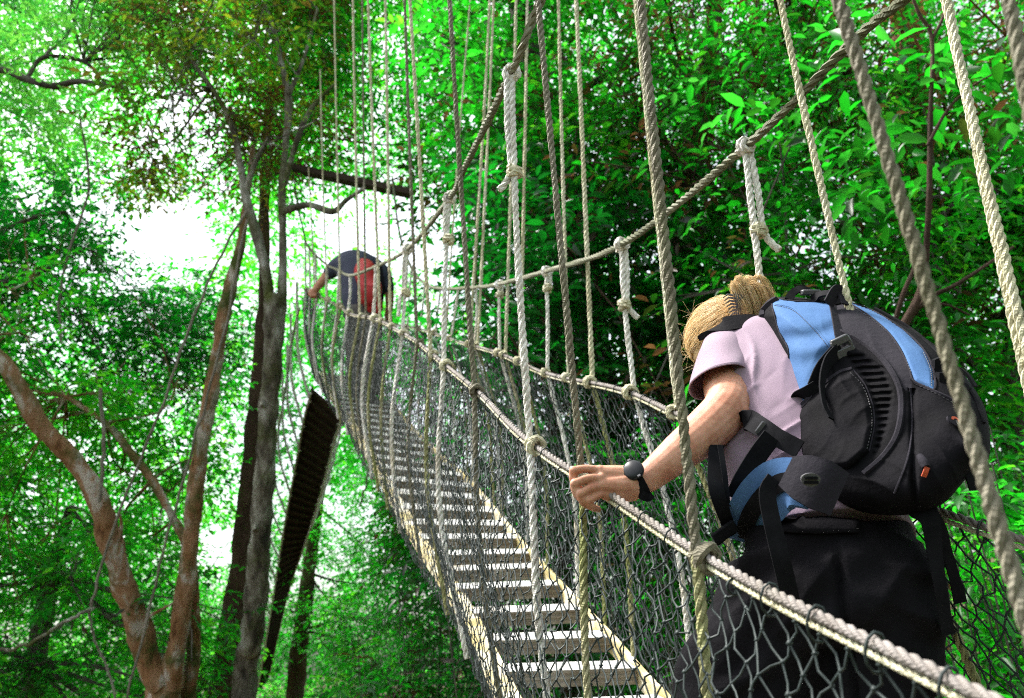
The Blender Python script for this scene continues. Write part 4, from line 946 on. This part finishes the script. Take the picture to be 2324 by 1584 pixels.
mb = MB(); loft(mb, [ringk(838, 690, 7.98, .09, .02, TX), ringk(836, 668, 7.99, .10, .03, TX), ringk(834, 650, 8.02, .09, .02, TX)], 16, 4); mb.build('front_pocket', M['redpack'], rp)

# ------------------------------------------------------------------ ground
def ground_z(x, y):
    x = np.asarray(x, float); y = np.asarray(y, float)
    return 4.0 + .28 * np.clip(x, -30, 30) + .10 * np.clip(y - 6, 0, 80) + .9 * np.sin(x * .23 + 1) * np.cos(y * .19) + .4 * np.sin(x * .7 + y * .5)
gxs = np.concatenate([np.linspace(-400, -60, 8)[:-1], np.linspace(-60, 60, 81), np.linspace(60, 400, 8)[1:]])
GX, GY = np.meshgrid(gxs, gxs + 20)
mb = MB(); n = len(gxs); mb.add(np.stack([GX, GY, ground_z(GX, GY)], -1).reshape(-1, 3), [(i * n + j, i * n + j + 1, (i + 1) * n + j + 1, (i + 1) * n + j) for i in range(n - 1) for j in range(n - 1)])
tag(mb.build('ground', M['ground']), kind='structure')

# ------------------------------------------------------------------ foliage
LEAF_FAR = (np.array([[0, 0, 0], [.45, -.5, .10], [1, 0, -.06], [.45, .5, .10]]), [(0, 1, 2), (0, 2, 3)])
LEAF_MID = (np.array([[0, 0, 0], [.28, -.42, .09], [.66, -.40, .07], [1, 0, -.12], [.66, .40, .07], [.28, .42, .09], [.3, 0, 0], [.66, 0, -.03]]),
            [(0, 1, 6), (1, 2, 7, 6), (2, 3, 7), (0, 6, 5), (6, 7, 4, 5), (7, 3, 4)])
def foliage(name, clumps, L, mat, parent, seed, per=7, slen=.4, wid=.42, tmpl=LEAF_FAR, droop=.25, gaps=(), flat=.75, kind=None, twigs=None):
    """clumps: (centre, radius, sprays, tone). Leaves sit in two rows along drooping twigs that spread through each clump."""
    rg = np.random.default_rng(seed)
    O, D, T = [], [], []
    for c, r, ns, tone in clumps:
        e = rg.normal(0, 1, (ns, 3)); e /= np.linalg.norm(e, axis=1)[:, None]
        rad = rg.random(ns) ** .45
        o = np.asarray(c) + e * (rad * r)[:, None] * np.array([1, 1, flat])
        d = e * np.array([1, 1, .35]) + rg.normal(0, .55, (ns, 3)) * np.array([1, 1, .5]) - np.array([0, 0, droop])
        O.append(o); D.append(d); T.append(np.full(ns, tone) + rg.normal(0, .10, ns))
    O = np.concatenate(O); D = np.concatenate(D); T = np.concatenate(T)
    if gaps:
        px, py, dd_ = to_px(O); keep = np.ones(len(O), bool)
        for gx_, gy_, rx, ry, pr in gaps:
            q = ((px - gx_) / rx) ** 2 + ((py - gy_) / ry) ** 2; keep &= ~((q < 1) & (rg.random(len(O)) < pr * np.clip((1.15 - q) * 2.2, 0, 1)))
        O, D, T = O[keep], D[keep], T[keep]
    D /= np.linalg.norm(D, axis=1)[:, None]; n = len(O)
    k = np.arange(per); u = (k + .6) / per; lsc = np.concatenate([np.full(c_[2], rg.uniform(.62, 1.35)) for c_ in clumps])
    if gaps: lsc = lsc[keep]
    sl = slen * rg.uniform(.6, 1.25, n)
    pos = O[:, None] + D[:, None] * (u[None, :] * sl[:, None])[..., None] - np.array([0, 0, 1]) * (droop * .6 * (u ** 2)[None, :, None] * sl[:, None, None])
    side = np.cross(D, [0, 0, 1.]); side /= np.linalg.norm(side, axis=1)[:, None] + 1e-9
    sg = np.where(k % 2 == 0, 1., -1.)
    ax = D[:, None] * .55 + side[:, None] * sg[None, :, None] * .85 - np.array([0, 0, .25]) + rg.normal(0, .28, (n, per, 3))
    ax[:, -1] = D + rg.normal(0, .2, (n, 3)); ax /= np.linalg.norm(ax, axis=2)[..., None]
    up = np.array([0, 0, 1.]) + rg.normal(0, .42, (n, per, 3)); up -= ax * (up * ax).sum(2)[..., None]; up /= np.linalg.norm(up, axis=2)[..., None]
    sd = np.cross(up, ax)
    ln = L * rg.uniform(.6, 1.25, (n, per)) * lsc[:, None]
    tv, tf = tmpl; m = len(tv)
    v = pos[:, :, None] + ln[..., None, None] * (tv[None, None, :, 0, None] * ax[:, :, None] + wid * tv[None, None, :, 1, None] * sd[:, :, None] + tv[None, None, :, 2, None] * up[:, :, None])
    v = v.reshape(-1, 3); nl = n * per
    tone = np.clip(T[:, None] + rg.normal(0, .13, (n, per)), 0, 1).reshape(-1)
    tone = np.repeat(tone, m)
    me = bpy.data.meshes.new(name)
    lt = np.array([len(f) for f in tf]); li = np.concatenate([np.array(f) for f in tf]); nf = len(tf); lp_ = len(li)
    loops = (li[None] + (np.arange(nl) * m)[:, None]).ravel().astype(np.int32)
    totals = np.tile(lt, nl).astype(np.int32); starts = np.concatenate([[0], np.cumsum(totals)[:-1]]).astype(np.int32)
    me.vertices.add(len(v)); me.vertices.foreach_set('co', v.astype(np.float32).ravel())
    me.loops.add(len(loops)); me.loops.foreach_set('vertex_index', loops)
    me.polygons.add(len(totals)); me.polygons.foreach_set('loop_start', starts)
    at = me.attributes.new('tone', 'FLOAT', 'POINT'); at.data.foreach_set('value', tone.astype(np.float32))
    me.update(calc_edges=True); me.validate()
    me.materials.append(mat)
    o = link(bpy.data.objects.new(name, me), parent)
    if kind: o['kind'] = kind
    return o
GAPS_L = [(390, 510, 120, 82, 1.0), (490, 570, 45, 45, .7), (530, 430, 60, 60, .55), (480, 200, 60, 130, .62), (420, 260, 75, 80, .55), (350, 330, 90, 70, .5), (215, 430, 60, 95, .65), (470, 330, 80, 60, .45),
          (495, 1225, 65, 55, 1.0), (505, 1140, 30, 40, .5), (330, 1390, 30, 40, .5), (200, 1500, 40, 30, .4), (110, 880, 40, 40, .4), (180, 1010, 40, 45, .6), (400, 900, 50, 60, .3), (700, 1230, 20, 50, .0), (60, 420, 50, 60, .5), (350, 120, 60, 90, .3), (255, 1440, 30, 60, .4),
          (90, 1090, 40, 30, .4), (40, 340, 60, 40, .3), (240, 770, 50, 40, .4)]
GAPS_R = [(770, 490, 65, 50, .48), (740, 520, 40, 40, .4), (850, 530, 90, 50, .34), (950, 480, 80, 50, .3), (720, 400, 60, 60, .2), (860, 120, 60, 100, .35), (910, 60, 60, 60, .3), (1850, 540, 60, 70, .55), (1990, 520, 50, 60, .25),
          (1900, 600, 60, 50, .35), (1880, 480, 40, 40, .3), (2250, 60, 60, 60, .5), (1370, 50, 50, 50, .3), (1430, 200, 30, 40, .35), (970, 740, 60, 40, .3), (1150, 720, 40, 40, .2), (1290, 1270, 35, 45, .7), (1350, 760, 50, 50, .3), (1500, 560, 40, 40, .3), (1120, 480, 40, 60, .3), (1620, 380, 40, 30, .3), (1440, 980, 30, 40, .3), (2050, 640, 40, 40, .3), (1240, 520, 40, 40, .25), (1590, 90, 30, 30, .2), (1760, 160, 40, 40, .15)]
GAPS = GAPS_L + [(a_, b_, c_, d_, min(.92, e_ * 1.75)) for a_, b_, c_, d_, e_ in GAPS_R]
rgf = np.random.default_rng(21)
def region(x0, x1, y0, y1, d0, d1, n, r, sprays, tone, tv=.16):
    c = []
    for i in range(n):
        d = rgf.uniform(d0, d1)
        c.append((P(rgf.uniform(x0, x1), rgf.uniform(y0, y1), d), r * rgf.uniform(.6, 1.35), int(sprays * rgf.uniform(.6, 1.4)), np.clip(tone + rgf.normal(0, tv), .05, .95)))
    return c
def trunk_mb(mb, pts, sides=12, seed=0, rough=.06):
    """pts: (px, py, depth, radius m)"""
    p = np.array([(*P(q[0], q[1], q[2]), q[3]) for q in pts]); p = spline(p, 10); p, _ = resample(p, max(.04, p[:, 3].max() * .22))
    t, a, b = frames(p[:, :3]); th = np.arange(sides) / sides * 2 * PI; rg = np.random.default_rng(seed)
    ph = rg.uniform(0, 6, 4); s = np.arange(len(p))
    rr = p[:, 3:4] * (1 + rough * (np.sin(2 * th[None] + s[:, None] * .21 + ph[0]) + .7 * np.sin(3 * th[None] - s[:, None] * .37 + ph[1]) + .6 * np.sin(s[:, None] * .55 + ph[2]) + .5 * np.sin(5 * th[None] + s[:, None] * .8 + ph[3])))
    v = p[:, None, :3] + rr[..., None] * (np.cos(th)[None, :, None] * a[:, None] + np.sin(th)[None, :, None] * b[:, None])
    sc_ = 1.2 / max(p[:, 3].max(), .03)
    if sides > 10:
        for i in range(len(p)):
            for j in range(sides):
                q = v[i, j]; e = mnoise.fractal(Vector((q[0] * sc_, q[1] * sc_, q[2] * sc_ * .45)), .8, 2.1, 4); e2 = abs(mnoise.noise(Vector((q[0] * sc_ * 2.2, q[1] * sc_ * 2.2, q[2] * sc_ * .7))))
                v[i, j] = p[i, :3] + (q - p[i, :3]) * (1 + .12 * e - .15 * e2)
    m = len(p); mb.add(v.reshape(-1, 3), [(i * sides + j, i * sides + (j + 1) % sides, (i + 1) * sides + (j + 1) % sides, (i + 1) * sides + j) for i in range(m - 1) for j in range(sides)] + [tuple(range(sides))[::-1], tuple((m - 1) * sides + j for j in range(sides))])
def down(px, py, d, r):
    """trunk points from a point seen in the photo straight down to the ground"""
    p = P(px, py, d); out = []
    z0 = float(ground_z(p[0], p[1])) - .4
    for t in (.4, 1.0):
        q = np.array([p[0], p[1], p[2] + (z0 - p[2]) * t]); c = (q - C0) @ M3.T; out.append((1162 + c[0] / c[2] * FPX, 792 - c[1] / c[2] * FPX, c[2], r * (1 + .15 * t)))
    return out[::-1]
def tree(name, label, bark_, limbs, crown=None, mat='leaf', L=.09, seed=0, group=None, per=7, slen=.4, tmpl=LEAF_FAR, gaps=GAPS, twig=True, wid=.42, base=True, droop=.25, cname='crown'):
    o = thing(name, label, 'tree', group)
    f = limbs[0][0]; pb = P(f[0], f[1], f[2]); o.location = (0, 0, 0)
    mb = MB()
    for i, l in enumerate(limbs):
        pts = (down(*l[0]) if (i == 0 and base) else []) + list(l); trunk_mb(mb, pts, 26 if l[0][3] > .08 else 9, seed + i)
    if crown and twig:                                                    # limbs out to the clumps of the crown
        tips = [(P(*q[:3]), q[3]) for l in limbs for q in l]
        rg = np.random.default_rng(seed + 99)
        for c, r, ns, tn in crown[::2]:
            a, ar = min(tips, key=lambda q: np.linalg.norm(q[0] - c)); m_ = (a + c) / 2 + rg.normal(0, .12, 3) - np.array([0, 0, .1])
            tube(mb, spline([a, m_, c], 6), np.linspace(min(ar * .5, .045), .008, 13), 6)
            for k in range(5):
                e = c + rg.normal(0, r * .75, 3); tube(mb, [c * .7 + m_ * .3, (c + e) / 2 + rg.normal(0, .05, 3), e], [.011, .008, .004], 4)
    mb.build('trunk', M[bark_], o)
    if crown: foliage(cname, crown, L, M[mat], o, seed + 5, per, slen, wid, tmpl, droop, gaps)
    return o
# --- left side; crown tones raised to stand in for bright haze
tree('forked_tree', 'forked tree with reddish peeling bark, two leaning limbs splitting low at the bottom left', 'redbark',
     [[(372, 1600, 9.5, 0.202), (360, 1545, 9.5, 0.181), (335, 1490, 9.5, 0.151), (300, 1380, 9.4, 0.141), (255, 1250, 9.3, 0.134), (225, 1140, 9.2, 0.117), (165, 1040, 9.2, 0.107), (95, 970, 9.1, 0.107), (45, 880, 9.0, 0.094), (5, 820, 9, 0.088), (-60, 760, 9, 0.080), (-160, 640, 9, 0.061)],
      [(385, 1560, 9.5, 0.148), (405, 1440, 9.5, 0.114), (425, 1300, 9.6, 0.104), (440, 1150, 9.7, 0.101), (455, 1020, 9.8, 0.098), (478, 900, 9.9, 0.091), (500, 760, 10, 0.080), (520, 660, 10.1, 0.084), (545, 560, 10.2, 0.061), (556, 480, 10.3, 0.047), (575, 330, 10.5, 0.034)],
      [(420, 1600, 9.8, 0.107), (438, 1500, 9.8, 0.088), (440, 1380, 9.8, 0.074), (432, 1260, 9.8, 0.061), (395, 1180, 9.9, 0.050), (345, 1090, 10, 0.057), (300, 1030, 10, 0.047), (240, 960, 10.1, 0.040), (150, 900, 10.2, 0.027)],
      [(255, 1260, 9.3, 0.040), (275, 1200, 9.25, 0.021), (270, 1160, 9.2, 0.013)], [(335, 1400, 9.4, 0.027), (390, 1370, 9.4, 0.013), (400, 1360, 9.4, 0.010)]],
     region(-350, 120, 560, 900, 8.5, 12, 30, .7, 42, .62, .24) + region(-300, 480, 860, 1250, 10.2, 13, 56, .65, 42, .68, .24), 'leaf', .11, 10, tmpl=LEAF_MID)
tree('mossy_tree', 'mottled mossy tree with a dark burl where the trunk divides into thin grey limbs', 'mossbark',
     [[(552, 1600, 9.8, 0.147), (572, 1450, 9.8, 0.147), (585, 1300, 9.8, 0.135), (592, 1200, 9.8, 0.131), (603, 1050, 9.8, 0.120), (610, 930, 9.8, 0.116), (618, 830, 9.8, 0.116), (622, 760, 9.8, 0.131), (624, 700, 9.8, 0.140), (628, 665, 9.8, 0.101)],
      [(640, 690, 9.8, 0.059), (642, 560, 9.9, 0.050), (640, 430, 10, 0.047), (648, 330, 10.1, 0.042), (655, 230, 10.2, 0.047), (640, 150, 10.4, 0.039), (625, 80, 10.5, 0.031), (600, 0, 10.7, 0.027), (580, -120, 11, 0.023)],
      [(612, 680, 9.8, 0.069), (600, 600, 9.85, 0.066), (575, 510, 9.9, 0.062), (556, 440, 10, 0.059), (545, 370, 10.1, 0.042), (520, 270, 10.2, 0.039), (480, 200, 10.4, 0.035), (430, 130, 10.6, 0.023)],
      [(645, 420, 10, 0.039), (680, 300, 10, 0.035), (712, 240, 10.1, 0.031), (760, 190, 10.2, 0.015)], [(655, 215, 10.2, 0.031), (690, 130, 10.4, 0.023), (720, 20, 10.8, 0.015)],
      [(640, 480, 9.9, 0.047), (700, 465, 9.9, 0.039), (755, 480, 9.9, 0.042), (785, 455, 9.9, 0.031), (830, 425, 9.9, 0.023)], [(556, 445, 10, 0.039), (575, 380, 10, 0.035), (610, 310, 10.2, 0.023)],
      [(585, 1200, 9.7, 0.047), (575, 1195, 9.62, 0.039)], [(610, 925, 9.75, 0.047), (592, 915, 9.66, 0.035)]],
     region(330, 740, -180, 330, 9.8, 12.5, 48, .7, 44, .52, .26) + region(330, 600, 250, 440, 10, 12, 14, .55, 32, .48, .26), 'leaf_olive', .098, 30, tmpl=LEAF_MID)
tree('pale_tree', 'hazy pale green tree filling the top left corner with one dark crooked branch', 'greybark',
     [[(-260, 800, 10.5, .2), (-240, 500, 10.8, .18), (-210, 300, 11, .16), (-190, 100, 11.3, .13), (-150, -150, 12, .08)],
      [(-220, 330, 11, .08), (-100, 200, 10.8, .07), (0, 160, 10.6, .05), (60, 180, 10.5, .05), (120, 195, 10.5, .045), (180, 185, 10.5, .035), (280, 200, 10.6, .02)], [(60, 180, 10.5, .03), (100, 130, 10.6, .03), (190, 140, 10.7, .025), (240, 190, 10.8, .015)]],
     region(-350, 260, -220, 330, 10.2, 13.5, 60, .75, 38, .66, .24) + region(240, 420, -200, 130, 11, 13, 18, .6, 36, .8, .18), 'leaf_haze', .10, 50, tmpl=LEAF_MID)
tree('dark_tree', 'dark bluish tree with bare pale twigs at the left edge below the bright sky gap', 'greybark',
     [[(-230, 1100, 12.5, .2), (-200, 800, 12.6, .18), (-150, 600, 12.8, .13), (-100, 420, 13, .07)], [(-170, 660, 12.7, .07), (-60, 560, 12.4, .05), (60, 500, 12.2, .03), (150, 480, 12.2, .02)], [(-150, 600, 12.7, .06), (0, 640, 12.4, .04), (110, 610, 12.2, .03), (200, 560, 12.2, .015)]],
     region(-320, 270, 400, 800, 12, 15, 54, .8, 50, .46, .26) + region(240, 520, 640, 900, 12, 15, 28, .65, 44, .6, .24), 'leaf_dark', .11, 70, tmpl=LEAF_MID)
tree('tall_tree', 'tall tree with straight dark reddish trunk just behind the mossy trunk', 'darkbark',
     [[(502, 1610, 12, 0.192), (520, 1450, 12, 0.172), (545, 1280, 12, 0.152), (558, 1150, 12, 0.136), (572, 1000, 12.1, 0.120), (585, 850, 12.2, 0.104), (600, 650, 12.4, 0.088), (600, 400, 12.8, 0.080), (620, 150, 13.2, 0.064), (640, -80, 13.6, 0.048)],
      [(600, 420, 12.8, 0.048), (690, 300, 13, 0.040), (760, 180, 13.3, 0.032)], [(612, 250, 13, 0.040), (720, 80, 13.5, 0.032), (800, -60, 14, 0.024)]],
     region(560, 1000, -220, 420, 12, 15, 64, .75, 56, .74, .2), 'leaf', .11, 90, tmpl=LEAF_MID)
tree('slender_tree', 'slender brown tree half hidden in leaves to the right of the dark footbridge', 'darkbark',
     [[(668, 1600, 22, .26), (684, 1430, 22, .24), (700, 1300, 22, .2), (722, 1150, 22.2, .15), (745, 1000, 22.4, .1)]],
     region(640, 860, 1100, 1650, 21, 24, 30, .9, 70, .6, .22), 'leaf', .12, 110)
tree('broad_tree', 'broad leafy tree low behind the red forked trunk with glossy grey green leaves', 'greybark',
     [[(60, 1700, 12.5, .2), (80, 1500, 12.5, .17), (120, 1300, 12.6, .12), (160, 1150, 12.8, .07)]],
     region(-300, 470, 1200, 1680, 9.8, 13.5, 76, .7, 48, .64, .26), 'leaf', .112, 130, tmpl=LEAF_MID)
# --- right side
tree('rain_tree', 'large leaved tree with grey trunk rising between the white hanger ropes', 'greybark',
     [[(1460, 1500, 9.5, .2), (1400, 1100, 9.4, .2), (1345, 750, 9.3, .19), (1320, 560, 9.2, .19), (1270, 380, 9.2, .17), (1225, 220, 9.2, .16), (1190, 60, 9.3, .14), (1160, -150, 9.5, .12)], [(1300, 520, 9.2, .06), (1200, 500, 9, .04), (1080, 520, 9, .02)], [(1240, 300, 9.2, .07), (1330, 200, 9, .05), (1430, 140, 9, .03)]],
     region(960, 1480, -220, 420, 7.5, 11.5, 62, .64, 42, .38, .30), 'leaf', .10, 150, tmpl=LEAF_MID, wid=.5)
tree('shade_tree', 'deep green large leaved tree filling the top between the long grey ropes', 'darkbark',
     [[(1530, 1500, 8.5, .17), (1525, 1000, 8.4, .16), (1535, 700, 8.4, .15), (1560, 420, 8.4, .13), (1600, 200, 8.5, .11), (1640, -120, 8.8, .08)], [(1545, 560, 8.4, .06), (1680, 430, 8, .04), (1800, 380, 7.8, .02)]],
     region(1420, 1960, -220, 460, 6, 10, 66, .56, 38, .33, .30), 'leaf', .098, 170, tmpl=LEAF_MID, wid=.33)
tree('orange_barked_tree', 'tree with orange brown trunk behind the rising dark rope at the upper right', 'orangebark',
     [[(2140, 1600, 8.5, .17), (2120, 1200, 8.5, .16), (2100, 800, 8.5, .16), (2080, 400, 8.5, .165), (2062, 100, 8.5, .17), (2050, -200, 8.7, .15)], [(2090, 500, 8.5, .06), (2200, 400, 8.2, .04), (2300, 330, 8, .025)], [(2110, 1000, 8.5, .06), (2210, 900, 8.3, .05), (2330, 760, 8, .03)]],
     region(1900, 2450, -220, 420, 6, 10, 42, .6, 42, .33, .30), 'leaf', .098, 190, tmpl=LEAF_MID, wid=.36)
tree('understorey_tree', 'dark understorey tree behind the right hand net and white hangers', 'darkbark',
     [[(1290, 1600, 8, .1), (1280, 1300, 8, .09), (1260, 1000, 8, .07), (1250, 800, 8.2, .05)], [(1280, 1200, 8, .04), (1400, 1000, 7.8, .03), (1450, 850, 7.6, .02)]],
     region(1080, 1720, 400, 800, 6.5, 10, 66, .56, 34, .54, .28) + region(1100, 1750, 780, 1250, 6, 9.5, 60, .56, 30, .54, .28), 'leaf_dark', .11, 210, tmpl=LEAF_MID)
tree('understorey_tree', 'twiggy understorey tree behind the head and backpack of the fair haired person', 'greybark',
     [[(2290, 1600, 6.8, .1), (2290, 1300, 6.8, .1), (2300, 1000, 6.8, .095), (2308, 700, 6.8, .09), (2300, 450, 6.9, .07)], [(2295, 900, 6.8, .05), (2180, 800, 6.6, .03), (2060, 720, 6.4, .02), (1960, 690, 6.3, .012)], [(2300, 1150, 6.8, .04), (2200, 1120, 6.5, .03), (2130, 1190, 6.3, .02)]],
     region(1620, 2100, 420, 900, 5.5, 9, 46, .55, 34, .40, .26) + region(2050, 2450, 380, 1150, 5.5, 9, 46, .55, 40, .45, .28), 'leaf', .105, 230, tmpl=LEAF_MID)
tree('sapling', 'bare dark sapling with a few large leaves between the thick rope and the doubled rope', 'darkbark',
     [[(1930, 1700, 4.2, .028), (1960, 1300, 4.2, .026), (1990, 1000, 4.2, .024), (2020, 800, 4.2, .022), (2090, 660, 4.2, .020), (2105, 520, 4.2, .016), (2110, 400, 4.2, .014), (2112, 250, 4.25, .012), (2115, 90, 4.3, .011), (2085, 30, 4.3, .010), (2060, -40, 4.3, .009)],
      [(2115, 90, 4.3, .009), (2140, 40, 4.3, .008), (2160, -30, 4.3, .007)], [(2105, 330, 4.2, .009), (2150, 250, 4.2, .008), (2200, 200, 4.2, .006), (2250, 170, 4.2, .005)],
      [(2020, 800, 4.2, .014), (2090, 690, 4.25, .013), (2180, 640, 4.2, .010), (2300, 560, 4.2, .008)], [(1960, 1000, 4.2, .012), (2040, 700, 4.0, .012), (2075, 610, 4.0, .010)], [(2065, 700, 4.2, .009), (2140, 690, 4.2, .007), (2200, 715, 4.2, .006)]],
     [(P(1900, 290, 4.6), .45, 9, .35), (P(2080, 330, 4.5), .45, 10, .30), (P(2220, 160, 4.5), .35, 9, .25), (P(2060, 100, 4.5), .4, 8, .3), (P(1980, 180, 4.8), .4, 8, .4), (P(2150, 450, 4.5), .35, 9, .4), (P(1700, 200, 5), .4, 8, .4)], 'leaf', .12, 250, tmpl=LEAF_MID, gaps=(), twig=False, slen=.45)
def shrub(label, clumps, mat, L, seed, stem, name='leafy_shrub'):
    o = thing(name, label, 'shrub'); mb = MB()
    for c, r, ns, tn in clumps:
        for k in range(3):
            b = np.array(P(*stem)) + RNG.normal(0, .25, 3); b[2] = float(ground_z(b[0], b[1])) - .2
            e = np.asarray(c) + RNG.normal(0, r * .5, 3); m_ = (b + e) / 2 + RNG.normal(0, .15, 3); tube(mb, spline([b, m_, e], 8), np.linspace(.016, .004, 17), 5)
    mb.build('stems', M['greybark'], o); foliage('leaves', clumps, L, M[mat], o, seed, 7, .34, .4, LEAF_MID, .2, ())
shrub('bright green leafy shrub seen through the net right of the black trousers', region(2080, 2480, 1020, 1680, 3.4, 5.5, 30, .36, 34, .62, .2), 'leaf', .085, 270, (2250, 1700, 4.3))
shrub('shrub with shiny leaves seen through the net beneath the handrail and the forearm', region(1480, 1900, 1050, 1650, 4.5, 7, 30, .45, 36, .42, .22), 'leaf', .09, 290, (1650, 1700, 5.8))
shrub('tall dark shrub between the deck edge of the rope footbridge and the dark footbridge', region(880, 1100, 1080, 1330, 9, 12, 26, .5, 50, .52, .26) + region(800, 1100, 1380, 1700, 8, 11, 30, .5, 48, .55, .28), 'leaf', .10, 330, (950, 1800, 9.5))
shrub('dark shrub under the deck slats at the bottom of the picture', region(1050, 1560, 1250, 1750, 5.5, 8.5, 30, .5, 40, .40, .2), 'leaf_dark', .09, 310, (1300, 1800, 7))

# far wood: one mass beyond the trees one can tell apart
mass = region(-500, 900, -300, 1700, 16, 27, 225, 1.7, 54, .74, .2) + region(900, 2800, -300, 1700, 16, 27, 215, 1.6, 46, .46, .25) + region(440, 860, 680, 1650, 24, 30, 60, 1.3, 60, .66, .2)  # left clumps toned lighter, haze put into the leaf colour
for i in range(620):                                               # unseen foliage behind the viewpoint and beyond the right side, added to block light
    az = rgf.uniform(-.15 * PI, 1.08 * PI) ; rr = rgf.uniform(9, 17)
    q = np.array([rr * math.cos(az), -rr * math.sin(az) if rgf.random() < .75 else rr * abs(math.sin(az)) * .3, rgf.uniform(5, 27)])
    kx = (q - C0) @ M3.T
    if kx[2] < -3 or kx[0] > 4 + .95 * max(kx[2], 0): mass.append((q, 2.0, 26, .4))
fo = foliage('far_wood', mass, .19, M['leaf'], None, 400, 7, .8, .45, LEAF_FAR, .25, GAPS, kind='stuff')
tag(fo, 'dense far green wood behind all the single trees, plus unseen foliage added round the viewpoint', 'wood')
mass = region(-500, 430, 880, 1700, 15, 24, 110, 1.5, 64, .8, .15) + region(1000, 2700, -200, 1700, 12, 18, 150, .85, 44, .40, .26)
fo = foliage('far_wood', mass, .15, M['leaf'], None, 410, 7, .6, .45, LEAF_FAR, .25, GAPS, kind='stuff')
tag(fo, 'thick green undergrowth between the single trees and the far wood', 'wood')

# lianas and loose timber
def liana(label, pts, r, mat='vine'):
    mb = MB(); p = PP(pts); p = spline(p, 8); p = p + np.stack([np.convolve(RNG.normal(0, .011, len(p)), [.25, .5, .25], 'same') for _ in range(3)], 1)
    tube(mb, spline(p, 2), r, 6); return tag(mb.build('liana', M[mat]), label, 'liana')
liana('long pale liana slanting down across both limbs of the red forked tree', [(560, 480, 8.6), (500, 580, 8.6), (440, 720, 8.6), (400, 830, 8.6), (340, 990, 8.6), (285, 1130, 8.6), (240, 1250, 8.6), (212, 1360, 8.6), (205, 1400, 8.6), (215, 1450, 8.6), (250, 1540, 8.6), (280, 1650, 8.6)], .014)
liana('straight thin pale liana in front of the right limb of the red forked tree', [(560, 500, 8.3), (520, 700, 8.3), (470, 900, 8.3), (435, 1020, 8.3), (390, 1180, 8.3), (340, 1370, 8.3), (292, 1584, 8.3), (260, 1750, 8.3)], .014)
liana('curved olive liana hanging in from the left edge near the bottom', [(-120, 1420, 8), (-40, 1465, 8), (20, 1474, 8), (80, 1455, 8), (140, 1415, 8), (185, 1392, 8), (215, 1380, 8.2)], .017, 'mossbark')
liana('short pale hanging liana left of the red forked tree', [(180, 260, 11), (200, 420, 10.8), (160, 560, 10.6), (135, 680, 10.6), (140, 780, 10.5)], .018)
liana('thin grey liana hanging between the two red limbs', [(228, 880, 9), (236, 1000, 9), (232, 1080, 9), (225, 1140, 9)], .02)
liana('thin rope like liana hanging beside the dark footbridge', [(845, 900, 9.5), (838, 1050, 9.5), (825, 1120, 9.5), (815, 1150, 9.5)], .012, 'mossbark')
mb = MB(); a, b = P(664, 380, 10.6), P(930, 436, 10.2); t = norm(b - a); u = norm(np.cross(t, np.cross([0, 0, 1.], t)))
box(mb, (a + b) / 2, (b - a) / 2, u * .038, np.cross(t, u) * .05); box(mb, (a + b) / 2 - u * .045 + t * .1, (b - a) / 2 * .92, u * .012, np.cross(t, u) * .075)
o = mb.build('timber_beam', M['darkwood'], smooth=False); tag(o, 'dark timber beam fixed between the trees above the far end of the bridge', 'beam')

# ------------------------------------------------------------------ light, sky, camera
SUN_EL, SUN_AZ = math.radians(62), math.radians(-62)      # azimuth from straight ahead, towards the left
sdir = Vector((math.sin(SUN_AZ) * math.cos(SUN_EL), math.cos(SUN_AZ) * math.cos(SUN_EL), math.sin(SUN_EL)))
ld = bpy.data.lights.new('sun', 'SUN'); ld.energy = 3.0; ld.angle = math.radians(14); ld.color = (1, .96, .90)
lo = bpy.data.objects.new('sun', ld); link(lo); lo.rotation_euler = sdir.to_track_quat('Z', 'Y').to_euler()
w = bpy.data.worlds.new('World'); SC.world = w; w.use_nodes = True; nt = w.node_tree; bg = nt.nodes['Background']
sk = nt.nodes.new('ShaderNodeTexSky'); sk.sky_type = 'NISHITA'; sk.sun_disc = False; sk.sun_elevation = SUN_EL; sk.sun_rotation = -SUN_AZ if False else SUN_AZ % (2 * PI)
sk.air_density = 1.0; sk.dust_density = 4.0; sk.ozone_density = .6; sk.altitude = 0
hs_ = nt.nodes.new('ShaderNodeHueSaturation'); hs_.inputs['Saturation'].default_value = .35
nt.links.new(sk.outputs[0], hs_.inputs['Color']); nt.links.new(hs_.outputs[0], bg.inputs['Color']); bg.inputs['Strength'].default_value = .13
cd = bpy.data.cameras.new('camera'); cam = bpy.data.objects.new('camera', cd); link(cam); SC.camera = cam
cd.sensor_width = 36; cd.lens = FPX / 2324 * 36; cd.clip_start = .02; cd.clip_end = 2000
mw = Matrix.Identity(4)
for r_ in range(3): mw[r_][0] = R_[r_]; mw[r_][1] = U_[r_]; mw[r_][2] = -F_[r_]; mw[r_][3] = C0[r_]
cam.matrix_world = mw
cd.dof.use_dof = True; cd.dof.focus_distance = 1.62; cd.dof.aperture_fstop = 5.2; cd.dof.aperture_blades = 0
SC.view_settings.view_transform = 'Standard'; SC.view_settings.look = 'None'; SC.view_settings.exposure = 1.9; SC.view_settings.gamma = 1
cy = SC.cycles; cy.filter_width = 1.1; cy.use_denoising = False; cy.max_bounces = 7; cy.diffuse_bounces = 4; cy.glossy_bounces = 2; cy.transmission_bounces = 4; cy.transparent_max_bounces = 4; cy.caustics_reflective = False; cy.caustics_refractive = False
